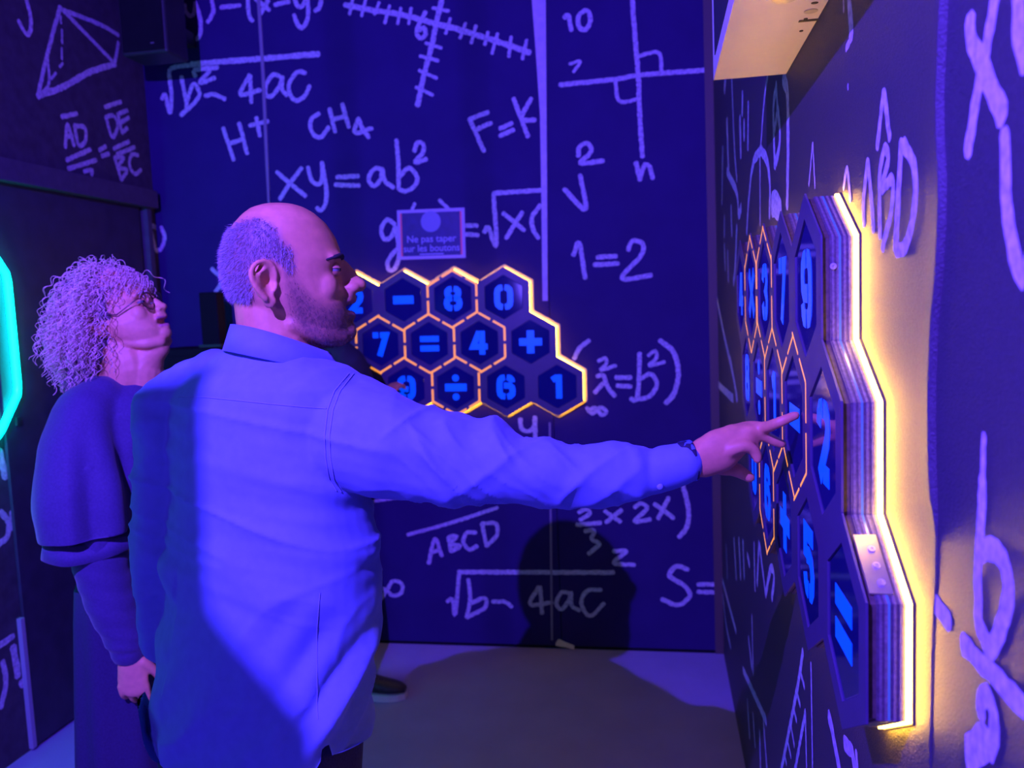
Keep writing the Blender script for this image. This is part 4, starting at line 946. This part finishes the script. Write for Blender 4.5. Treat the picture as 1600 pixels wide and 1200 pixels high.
# shirt tail: curved hem with a side vent
hem_px = [(225, 1085), (235, 1130), (262, 1168), (300, 1190), (350, 1199), (400, 1198), (450, 1184), (488, 1162), (496, 1150), (499, 1128), (510, 1128), (514, 1146), (556, 1143), (580, 1143)]
ht_ = lambda a: np.interp(a, [225, 300, 400], [-.10, .02, .11])
hr = [Fm.rt(Fm.bp(a, b, ht_(a))[None])[0][0] for a, b in hem_px]; hz = [Fm.bp(a, b, ht_(a))[2] for a, b in hem_px]
LP_ = np.array([p for p, r in larm]); LD = np.min(np.linalg.norm(V[:, None, :]-np.concatenate([LP_, (LP_[1:]+LP_[:-1])/2])[None], axis=2), axis=1)
r_ = Fm.rt(V)[0]; hem = np.where(LD < .075, 0, np.interp(r_, hr, hz)); V[:, 2] = np.maximum(V[:, 2], np.where(V[:, 2] < .95, hem, 0))
put(sme, V); shirt = seat(sme.copy(), 'shirt', M['shirt'], man)
bv = bvh_of(sme)
Z4 = ((200, 500), 3.333)
for nm, pts in (('yoke_seam', [(265, 400), (400, 402), (560, 418), (750, 438), (900, 452), (1035, 462)]), ('armhole_seam', [(1175, 280), (1105, 370), (1068, 470), (1050, 600), (1055, 720), (1075, 830), (1110, 895)]), ('armhole_seam', [(1150, 280), (1075, 370), (1040, 470), (1025, 600), (1030, 720), (1050, 830), (1085, 890)]), ('side_seam', [(1000, 1420), (985, 1600), (985, 1800), (985, 2000), (990, 2080)])):
    o = seam_tube(nm, bv, pts, *Z4, .0011 if 'arm' in nm else .0008, M['seamthread'], shirt)
# cuff edge and button
cw = SP[-1][0]; cd = SP[-1][0]-SP[-2][0]; cd /= np.linalg.norm(cd)
bq = on_surface(bv, [(1370, 515)], (500, 560), 2.58, .001)
if bq: v, f = ball(bq[0], (.005, .003, .005)); obj('cuff_button', v, f, M['seamthread'], shirt, True)
# collar: stand and fall
cc = Fm.bp(437, 545); nC = 48; rg = [[], [], [], []]
zt0 = Fm.bp(365, 509)[2]
for k in range(nC):
    a = 2*math.pi*k/nC; dirv = Fw_*math.cos(a)+S_*math.sin(a); fr = (1+dirv.dot(Fm.R)*.9+.15*math.cos(a))/2
    zt_ = zt0+.002-.056*max(0, fr)**1.3; rad = .078+.006*math.cos(a)
    base = np.array([cc[0], cc[1], 0])
    for j, (rad2, dz) in enumerate(((rad-.006, -.05), (rad-.003, 0), (rad+.002, .001), (rad+.020+.004*math.sin(a*3), -.042))):
        rg[j].append(base+dirv*rad2+np.array([0, 0, zt_+dz]))
v = [p for r in rg for p in r]; f = [(j*nC+k, j*nC+(k+1) % nC, (j+1)*nC+(k+1) % nC, (j+1)*nC+k) for j in range(3) for k in range(nC)]
col = obj('collar', v, f, M['shirt'], shirt, True); sm = col.modifiers.new('s', 'SOLIDIFY'); sm.thickness = .0025
# wristband
ax = (HZ(360, 690, 1.288)-SP[-1][0]); ax /= np.linalg.norm(ax); wbp = HZ(310, 690, 1.287); u_ = np.array([0, 0, 1.])-ax*ax[2]; u_ /= np.linalg.norm(u_); w_ = np.cross(ax, u_)
rings = [ell(wbp+ax*d, u_, w_, .0305+e, .0255+e, 28) for d, e in ((-.011, 0), (-.009, .0015), (.009, .0015), (.011, 0))]
wbm = material('patterned_wristband', (.10, .08, .3), .5)
nt = wbm.node_tree; vo = nt.nodes.new('ShaderNodeTexVoronoi'); vo.inputs['Scale'].default_value = 110; tcn = nt.nodes.new('ShaderNodeTexCoord'); cr = nt.nodes.new('ShaderNodeValToRGB')
cr.color_ramp.elements[0].color = (.02, .02, .05, 1); cr.color_ramp.elements[1].color = (.8, .1, .25, 1); cr.color_ramp.elements.new(.45).color = (.1, .2, .6, 1); cr.color_ramp.interpolation = 'CONSTANT'
nt.links.new(tcn.outputs['Object'], vo.inputs['Vector']); nt.links.new(vo.outputs['Color'], cr.inputs[0]); nt.links.new(cr.outputs[0], nt.nodes['Principled BSDF'].inputs['Base Color'])
v, f = loft(rings); obj('wristband', v, f[:-2], wbm, man, True)['label'] = 'patterned fabric wristband'
# trousers and shoes
tr = [loft([tring(y, l+8, r-6) for y, l, r in ((1090, 240, 556), (1150, 242, 556), (1235, 244, 556), (1300, 250, 552))])]
for s_ in (-1, 1):
    h = hipc_xy+S_*s_*.088; tr.append(limb([h+Fm.Z*.84, h+Fm.Z*.5+Fw_*.01+S_*s_*.01, h+Fm.Z*.11+S_*s_*.02], [.098, .080, .062], ref=Fm.R))
tme, V = fuse(tr, .008, 4); N = normals_of(tme); V = V+N*(.004*vnoise(V, 18, 31))[:, None]; put(tme, V); seat(tme, 'trousers', M['trousers'], man)
for s_ in (-1, 1):
    h = hipc_xy+S_*s_*.108; shoe(man, h-Fw_*.09, h+Fw_*.19)
# ------------------------------------------------------------------ the woman with silver curls
Fw = Frame(190, 500, 1.82)
wom = empty('person', tuple(Fw.C)); tag(wom, 'woman with silver curls, round glasses and a black outfit looking up, behind the man', 'person')
yaw, pit = math.radians(27), math.radians(17)
f0 = Fw.R*math.cos(yaw)+Fw.T*math.sin(yaw); fwd = f0*math.cos(pit)+Fw.Z*math.sin(pit); upv = -f0*math.sin(pit)+Fw.Z*math.cos(pit); lft = np.cross(upv, fwd)
WM = np.stack([fwd, lft, upv], 1); WK = .93
WO = Fw.bp(257, 478, .06)-WM @ (np.array([.137, 0, 0])*WK)
b = xf(head_parts(True), WM, WO, WK)
b.append(limb([WO+WM @ np.array([-.015, 0, -.05]), WO+WM @ np.array([-.005, 0, -.10])-Fw.Z*.01, Fw.bp(196, 600, 0), Fw.bp(190, 650, 0)], [.062, .066, .070, .09], ref=Fw.R))
b.append(limb([WO+WM @ np.array([.075, 0, -.088]), WO+WM @ np.array([.045, 0, -.10]), WO+WM @ np.array([.02, 0, -.125]), Fw.bp(222, 625, .02)], [.028, .042, .050, .05], ref=Fw.R))   # full chin and throat
WT = [(585, 175, 228), (598, 150, 246), (615, 124, 258), (640, 102, 268), (680, 92, 274), (740, 92, 276), (800, 100, 272), (870, 108, 264), (940, 104, 266), (1010, 100, 272)]
def wring(y, l, r, ins=0., n=36, dep=1.12):
    a, c = Fw.bp(l, y), Fw.bp(r, y); w = np.linalg.norm(a-c)/2-ins; return ell((a+c)/2, Fw.R, Fw.T, w, w*dep, n, 2.2)
b.append(loft([wring(*q, ins=.03) for q in WT[:-2]]))
arm = [(Fw.bp(152, 650, .08), .058), (Fw.bp(138, 730, .14), .060), (Fw.bp(152, 850, .15), .060), (Fw.bp(172, 930, .15), .056), (Fw.bp(196, 990, .15), .048), (Fw.bp(203, 1016, .15), .041)]
b.append(limb([p for p, r in arm], [r*.75 for p, r in arm]))
far = [(Fw.bp(180, 650, -.16), .055), (Fw.bp(190, 760, -.18), .05), (Fw.bp(220, 870, -.15), .045), (Fw.bp(255, 960, -.05), .036)]
b.append(limb([p for p, r in far], [r*.8 for p, r in far]))
hd = Fw.bp(210, 1090, .15)-Fw.bp(204, 1032, .15)
b += hand_parts(Fw.bp(204, 1024, .165), hd, Fw.T*.9-Fw.R*.35, Fw.R*.9+Fw.T*.3, 0.42, .88)
b += hand_parts(far[-1][0], Fw.R*.5-Fw.Z*.8, Fw.R, Fw.T, .6, .9)
for s_ in (-1, 1):
    p = Fw.bp(192, 1010); p = np.array([p[0], p[1], 0])+Fw.T*s_*.055; b.append(limb([p+Fw.Z*.85, p+Fw.Z*.45, p+Fw.Z*.08], [.05, .045, .032], ref=Fw.R))
wme, V = fuse(b, .0030, 5); loc = ((V-WO) @ WM)/WK
hmk = (np.linalg.norm(loc-np.array([.03, 0, .0]), axis=1) < .19) & (loc[:, 2] > -.12)
V = V+((head_dents(V, loc)*hmk[:, None])*WK) @ WM.T; put(wme, V); loc = ((V-WO) @ WM)/WK
Cc = np.tile(np.array([.76, .36, .16]), (len(V), 1)); zx, zy = loc[:, 0]*HS+430, -loc[:, 2]*HS+690
lips = (np.abs(zy-858) < 62) & (zx > 965) & (np.abs(loc[:, 1]) < .026) & hmk; Cc[lips] = np.array([.55, .18, .18]); paint(wme, Cc); wb_bvh = bvh_of(wme)
seat(wme, 'body', M['skin'], wom)
eyes(wom, WM, WO, WK, (-1, 1), look=(.9, -.25, .15))
eyebrow(wom, wb_bvh, WM, WO, WK, ((490, .012), (476, .024), (478, .036), (498, .047)), [.0012, .002, .0018, .001], M['hair_under'])
# glasses
gl = empty('eyeglasses', tuple(WO-Fw.C), wom); gl['label'] = 'thin metal-rimmed round glasses'
gx = hx(985, 0)[0]; gz = hx(0, 585)[1]
def wp(x, y, z): return WO+WM @ (np.array([x, y, z])*WK)
glass = material('lens_glass', (1, 1, 1), .02); gb = glass.node_tree.nodes['Principled BSDF']; gb.inputs['Transmission Weight'].default_value = 1.; gb.inputs['IOR'].default_value = 1.05
M['wire'] = material('gold_wire', (.12, .08, .07), .3, metal=.9)
for s_ in (-1, 1):
    P = [wp(gx-.010*abs(math.cos(a))**2*(1 if math.cos(a)*1 > 0 else .2), s_*(.033+.0255*math.cos(a)), gz-.002+.0215*math.sin(a)*(1 if math.sin(a) > 0 else 1.1)) for a in [2*math.pi*k/28 for k in range(28)]]
    v, f = tube_path(P, .0013, 6); obj('rim', v, f, M['wire'], gl, True)
    c = sum(P)/len(P); obj('lens', [c]+P, [(0, k+1, (k+1) % 28+1) for k in range(28)], glass, gl)
    v, f = tube_path([wp(gx-.010, s_*.0585, gz+.006), wp(gx-.016, s_*.066, gz+.006), wp(.05, s_*.078, .008), wp(-.005, s_*.084, .022), wp(-.02, s_*.083, .0)], .0014, 6, False); obj('temple_arm', v, f, M['wire'], gl, True)
    v, f = ball(wp(gx-.006, s_*.0095, gz-.006), .0022); obj('nose_pad', v, f, M['screw'], gl, True)
v, f = tube_path([wp(gx, -.008, gz+.004), wp(gx+.004, 0, gz+.008), wp(gx, .008, gz+.004)], .001, 6, False); obj('bridge', v, f, M['wire'], gl, True)
# curls
capP = [ball(WO+WM @ (np.array([-.022, 0, .050])*WK), (.100, .086, .094), WM.T, 24, 16), ball(WO+WM @ (np.array([-.050, 0, .0])*WK), (.070, .086, .095), WM.T, 20, 14)]
capP.append(limb([WO+WM @ np.array([-.065, 0, -.02]), Fw.bp(135, 555, 0), Fw.bp(122, 600, 0)], [.075, .062, .035], ref=Fw.R))
cme, V = fuse(capP, .006, 3); lc = ((V-WO) @ WM)/WK
V = V+normals_of(cme)*(.006*vnoise(V, 60, 41)+.005*vnoise(V, 130, 42))[:, None]
face = (lc[:, 0] > .03) & (lc[:, 2] < .07)
V[face] = V[face]-fwd*np.clip(lc[face, 0]-.03, 0, .1)[:, None]*WK*.9
put(cme, V); hair = seat(cme, 'hair', M['hair_under'], wom); hair['label'] = 'silver shoulder-length curls'
rng = np.random.default_rng(5); dn = np.array([0, 0, -1.]); CV = []; CF = []; nst = 30; n_c = 0; base = 0
c0 = np.array([.006, 0, .042])
while n_c < 2300:
    d = rng.normal(size=3); d /= np.linalg.norm(d)
    if d[0] > .20 and d[2] < .46: continue
    if d[0] > .02 and d[2] < .15: continue
    if d[2] < -.55: continue
    n_c += 1
    p = c0+d*np.array([.106, .080, .088]); w = WO+WM @ (p*WK); out = WM @ d
    if d[0] > .30: ln = rng.uniform(.03, .06)
    elif d[2] > .45: ln = rng.uniform(.07, .13)
    else: ln = rng.uniform(.08, .165)
    st = ln/nst; vel = out*.55+rng.normal(size=3)*.30-Fw.R*.10; P = []
    if d[0] > .30: vel = out*.4-upv*.4+rng.normal(size=3)*.22
    for k in range(nst):
        vel = vel*.86+dn*.13+rng.normal(size=3)*.05-(Fw.R*.012 if d[0] < .2 else 0); vel /= np.linalg.norm(vel); w = w+vel*st
        q = ((w-WO) @ WM)/WK-c0; e = q/np.array([.1125, .087, .095]); l = np.linalg.norm(e)
        if l < 1: w = WO+WM @ ((c0+q/l)*WK)
        q2 = (w-WO) @ WM
        P.append(w)
    P = np.array(P)
    if ((P-WO) @ WM)[:, 0].max() > .124: continue
    T = np.gradient(P, axis=0); T /= np.linalg.norm(T, axis=1)[:, None]
    ref = rng.normal(size=3); A_ = np.cross(T, ref); A_ /= np.linalg.norm(A_, axis=1)[:, None]; B_ = np.cross(T, A_)
    ph = np.linspace(0, rng.uniform(3.2, 5.2)*2*math.pi*ln/.14, nst)+rng.uniform(0, 6.28); hr_ = rng.uniform(.0035, .0075)*np.minimum(1, np.arange(nst)/5.)
    P = P+(A_*np.cos(ph)[:, None]+B_*np.sin(ph)[:, None])*hr_[:, None]
    T = np.gradient(P, axis=0); T /= np.linalg.norm(T, axis=1)[:, None]; A_ = np.cross(T, ref); A_ /= np.linalg.norm(A_, axis=1)[:, None]; B_ = np.cross(T, A_)
    rad = .00105*np.linspace(1, .6, nst)[:, None]
    ring3 = np.stack([P+A_*rad, P-A_*rad*.5+B_*rad*.87, P-A_*rad*.5-B_*rad*.87], 1).reshape(-1, 3); CV.append(ring3)
    k = np.arange(nst-1)*3+base
    for j in range(3): CF.append(np.stack([k+j, k+(j+1) % 3, k+3+(j+1) % 3, k+3+j], 1))
    base += nst*3
CV = np.concatenate(CV)-Fw.C; CF = np.concatenate(CF)
hme = bpy.data.meshes.new('m'); hme.vertices.add(len(CV)); hme.vertices.foreach_set('co', CV.ravel()); hme.loops.add(len(CF)*4); hme.loops.foreach_set('vertex_index', CF.ravel().astype(np.int32)); hme.polygons.add(len(CF)); hme.polygons.foreach_set('loop_start', np.arange(len(CF), dtype=np.int32)*4); hme.polygons.foreach_set('use_smooth', [True]*len(CF)); hme.update(calc_edges=True)
cu = link('curls', hme, M['hair_w'], hair); cu.location = (0, 0, 0); cu['kind'] = 'stuff'
# black top with cape sleeve
tp_ = [loft([wring(*q) for q in WT[1:]])]
sl = [(Fw.bp(160, 622, .06), .055), (Fw.bp(134, 655, .09), .072), (Fw.bp(126, 720, .12), .083), (Fw.bp(133, 790, .135), .092), (Fw.bp(140, 838, .14), .094)]
tp_.append(limb([p for p, r in sl], [r for p, r in sl], n=24))
tp_.append(limb([Fw.bp(180, 625, -.10), far[0][0], far[1][0]], [.055, .075, .085], n=20))
ome, V = fuse(tp_, .006, 4); N = normals_of(ome); r_, t_ = Fw.rt(V)
fl_ = vnoise(np.stack([r_*22, V[:, 2]*3.5, t_*16], 1), 1., 51); drop = sstep(1.42, 1.15, V[:, 2]); V = V+N*(fl_*.018*drop+.002*vnoise(V, 20, 52))[:, None]
# scooped neckline and flat double hem
hz1 = Fw.bp(140, 822, .14)[2]; capeside = (t_ > .02) & (V[:, 2] < hz1+.12)
zh = Fw.bp(140, 830, .14)[2]+.02*np.clip((r_+.05)*2, -.5, .8)
low = (V[:, 2] < zh) & (r_ < .10); V[low, 2] = zh[low]
nk = Fw.rt(Fw.bp(222, 600)[None])[0][0]; ztop = Fw.bp(205, 612)[2]
put(ome, V); top = seat(ome, 'cape_top', M['blackcloth'], wom)
# second hem layer of the cape sleeve
P = []; nh = 40
for dz, rr_ in ((.012, .090), (-.028, .098), (-.030, .094), (.010, .086)):
    c = Fw.bp(141, 843, .14); ring_ = []
    for k in range(nh):
        a = 2*math.pi*k/nh; wv = 1+.06*math.sin(3*a+.5)+.03*math.sin(7*a); ring_.append(c+Fw.R*math.cos(a)*rr_*wv*1.0+Fw.T*math.sin(a)*rr_*wv*.8+Fw.Z*(dz+.008*math.sin(2*a+1)))
    P.append(ring_)
v = [p for r in P for p in r]; f = [(j*nh+k, j*nh+(k+1) % nh, (j+1) % 4*nh+(k+1) % nh, (j+1) % 4*nh+k) for j in range(4) for k in range(nh)]
obj('hem_flounce', v, f, M['blackcloth'], top, True)
# fitted long sleeve
v_, f_ = limb([arm[1][0]]+[p for p, r in arm[2:]], [arm[1][1]]+[r for p, r in arm[2:]], n=28, sub=14)
v_ = np.array(v_); s_c = v_[:, 2]+v_[:, 0]*.25; v_ = v_+(v_-np.array(arm[3][0]))*(0.05*np.sin(s_c*150+2*vnoise(v_, 14, 61)))[:, None]*.35
obj('long_sleeve', v_, f_, M['blackcloth'], wom, True)
# long skirt
WS = [(850, 112, 268), (960, 116, 276), (1060, 118, 284), (1200, 122, 290)]
rg = [wring(*q, n=72, dep=1.0) for q in WS]; bot = Fw.bp(200, 1200)[2]
for z in (.45, .25, .07):
    k = (bot-z)/bot; c = np.mean(rg[3], 0); rg.append([np.array([c[0], c[1], z])+(np.array(p)-np.array([c[0], c[1], p[2]]))*(1+.12*k) for p in rg[3]])
for j, r in enumerate(rg):
    c = np.mean(r, 0)
    for k in range(72): a = 2*math.pi*k/72; r[k] = c+(r[k]-c)*(1+(.01+.012*j)*math.sin(9*a+.4*j)+.006*j*math.sin(5*a))
v, f = loft(rg); sk = obj('skirt', v, f, M['blackskirt'], wom, True); ss = sk.modifiers.new('s', 'SUBSURF'); ss.levels = 1; ss.render_levels = 1
for s_ in (-1, 1):
    p = Fw.bp(200, 1010); p = np.array([p[0], p[1], 0])+Fw.T*s_*.08; shoe(wom, p-Fw.R*.08, p+Fw.R*.16, w=.042)
# ring on her finger
_d = hd/np.linalg.norm(hd); _u = Fw.T*.9-Fw.R*.35; _u /= np.linalg.norm(_u); _s = Fw.R*.9+Fw.T*.3; _s /= np.linalg.norm(_s); _a = .21*1.24
_f = _d*math.cos(_a)-_u*math.sin(_a); _p = Fw.bp(204, 1024, .165)+_d*.071-_s*.011+_f*.015; _n = np.cross(_f, _s)
v, f = tube_path([_p+(_s*math.cos(2*math.pi*k/16)+_n*math.sin(2*math.pi*k/16))*.0085 for k in range(16)], .0016, 6); obj('finger_ring', v, f, M['screw'], wom, True)
# ------------------------------------------------------------------ other visitors
def visitor(feet, face, h, label, top_c, arms=None, hairc=(.03, .025, .025), seed=1, feet_to={}):
    feet = np.array([feet[0], feet[1], 0.]); fw2 = np.array([face[0], face[1], 0.]); fw2 /= np.linalg.norm(fw2); lf = np.array([-fw2[1], fw2[0], 0]); z = np.array([0, 0, 1.]); k = h/1.76
    root = empty('person', tuple(feet)); tag(root, label, 'person')
    Mx = np.stack([fw2, lf, z], 1); O = feet+fw2*.02+z*(h-.132*k)
    hp = head_parts(); bd = xf(hp, Mx, O, k*.98)
    def q(x, y, zz): return feet+fw2*x*k+lf*y*k+z*zz*k
    bd.append(limb([q(.0, 0, 1.56), q(-.01, 0, 1.40)], [.056*k, .066*k], ref=fw2))
    bd.append(loft([ell(q(0, 0, zz), lf, fw2, a*k, b2*k, 24, 2.2) for zz, a, b2 in ((1.40, .10, .07), (1.30, .15, .10), (1.10, .13, .10), (.95, .14, .10), (.88, .12, .09))]))
    arms = arms or {}
    ap = {}; ak = {}
    for s_ in (-1, 1):
        P = arms.get(s_) or [q(0, s_*.20, 1.40), q(-.01, s_*.25, 1.10), q(.06, s_*.26, .86)]
        ap[s_] = P; bd.append(limb(P, [.045*k, .038*k, .026*k]))
        dd = np.array(P[2])-np.array(P[1]); bd += hand_parts(P[2], dd, lf*s_ if abs(dd[2]) > .15 else z, fw2 if abs(dd[2]) > .15 else -lf*s_, .5, .95*k)
        ank = q(0, s_*.10, .09) if s_ not in feet_to else np.array(feet_to[s_][0])*.75+np.array(feet_to[s_][1])*.25+z*.09
        ak[s_] = ank; bd.append(limb([q(0, s_*.09, .9), (q(.015, s_*.10, .48)+ank)/2+z*.22, ank], [.07*k, .052*k, .036*k], ref=fw2))
    me, V2 = fuse(bd, .0055, 3); lc = ((V2-O) @ Mx)/k
    col_ = np.tile(SKIN, (len(V2), 1)); paint(me, col_); seat(me, 'body', M['skin'], root)
    cap = [ball(O+Mx @ (np.array([-.02, 0, .045])*k), (.096*k, .083*k, .090*k), Mx.T, 22, 14)]
    cm, V3 = fuse(cap, .006, 2); l3 = ((V3-O) @ Mx)/k; m3 = (l3[:, 0] > .035) & (l3[:, 2] < .085); V3[m3] -= fw2*np.clip(l3[m3, 0]-.035, 0, .1)[:, None]*.95*k
    V3 = V3+normals_of(cm)*(.004*vnoise(V3, 90, seed))[:, None]; put(cm, V3); seat(cm, 'hair', material('visitor_hair', hairc, .6), root)
    tmat = material('visitor_top', top_c, .8, noise=.1, nscale=200)
    gp = [loft([ell(q(0, 0, zz), lf, fw2, a*k, b2*k, 30, 2.3) for zz, a, b2 in ((1.46, .09, .075), (1.42, .16, .10), (1.36, .20, .12), (1.2, .19, .13), (1.0, .175, .125), (.86, .185, .13))])]
    for s_ in (-1, 1): P = ap[s_]; gp.append(limb([q(0, s_*.12, 1.40), P[0], P[1], np.array(P[2])+(np.array(P[1])-np.array(P[2]))*.12], [.06*k, .068*k, .056*k, .042*k]))
    gm, V4 = fuse(gp, .009, 4); V4 = V4+normals_of(gm)*(.006*vnoise(V4, 14, seed+3))[:, None]; put(gm, V4); seat(gm, 'top', tmat, root)
    lg = [loft([ell(q(0, 0, zz), lf, fw2, a*k, b2*k, 24, 2.2) for zz, a, b2 in ((.98, .16, .11), (.85, .17, .12), (.78, .16, .11))])]
    for s_ in (-1, 1): lg.append(limb([q(0, s_*.085, .84), (q(.015, s_*.095, .48)+ak[s_])/2+z*.22, ak[s_]+z*.01], [.092*k, .072*k, .056*k], ref=fw2))
    lm, V5 = fuse(lg, .010, 4); seat(lm, 'trousers', M['trousers'], root)
    for s_ in (-1, 1):
        p = feet+lf*s_*.10*k; hl, to = feet_to.get(s_, (p-fw2*.09, p+fw2*.195)); shoe(root, hl, to)
    return root
toe = at(634, 1090, 2, 0); p3 = np.array([toe[0]-.40, toe[1]+.16, 0])
fing = at(634, 606, 1, YB-W_FACE-.008)
visitor(p3, (.25, 1), 1.72, 'person in dark trousers and black sneakers hidden behind the man, pressing the far panel', (.02, .02, .03),
        arms={-1: [p3+np.array([.19, -.03, 1.36]), p3+np.array([.24, .10, 1.13]), fing+np.array([-.05, -.155, -.03])]}, seed=70, feet_to={-1: (toe-np.array([.285, 0, 0]), toe)})
bpy.context.view_layer.update()
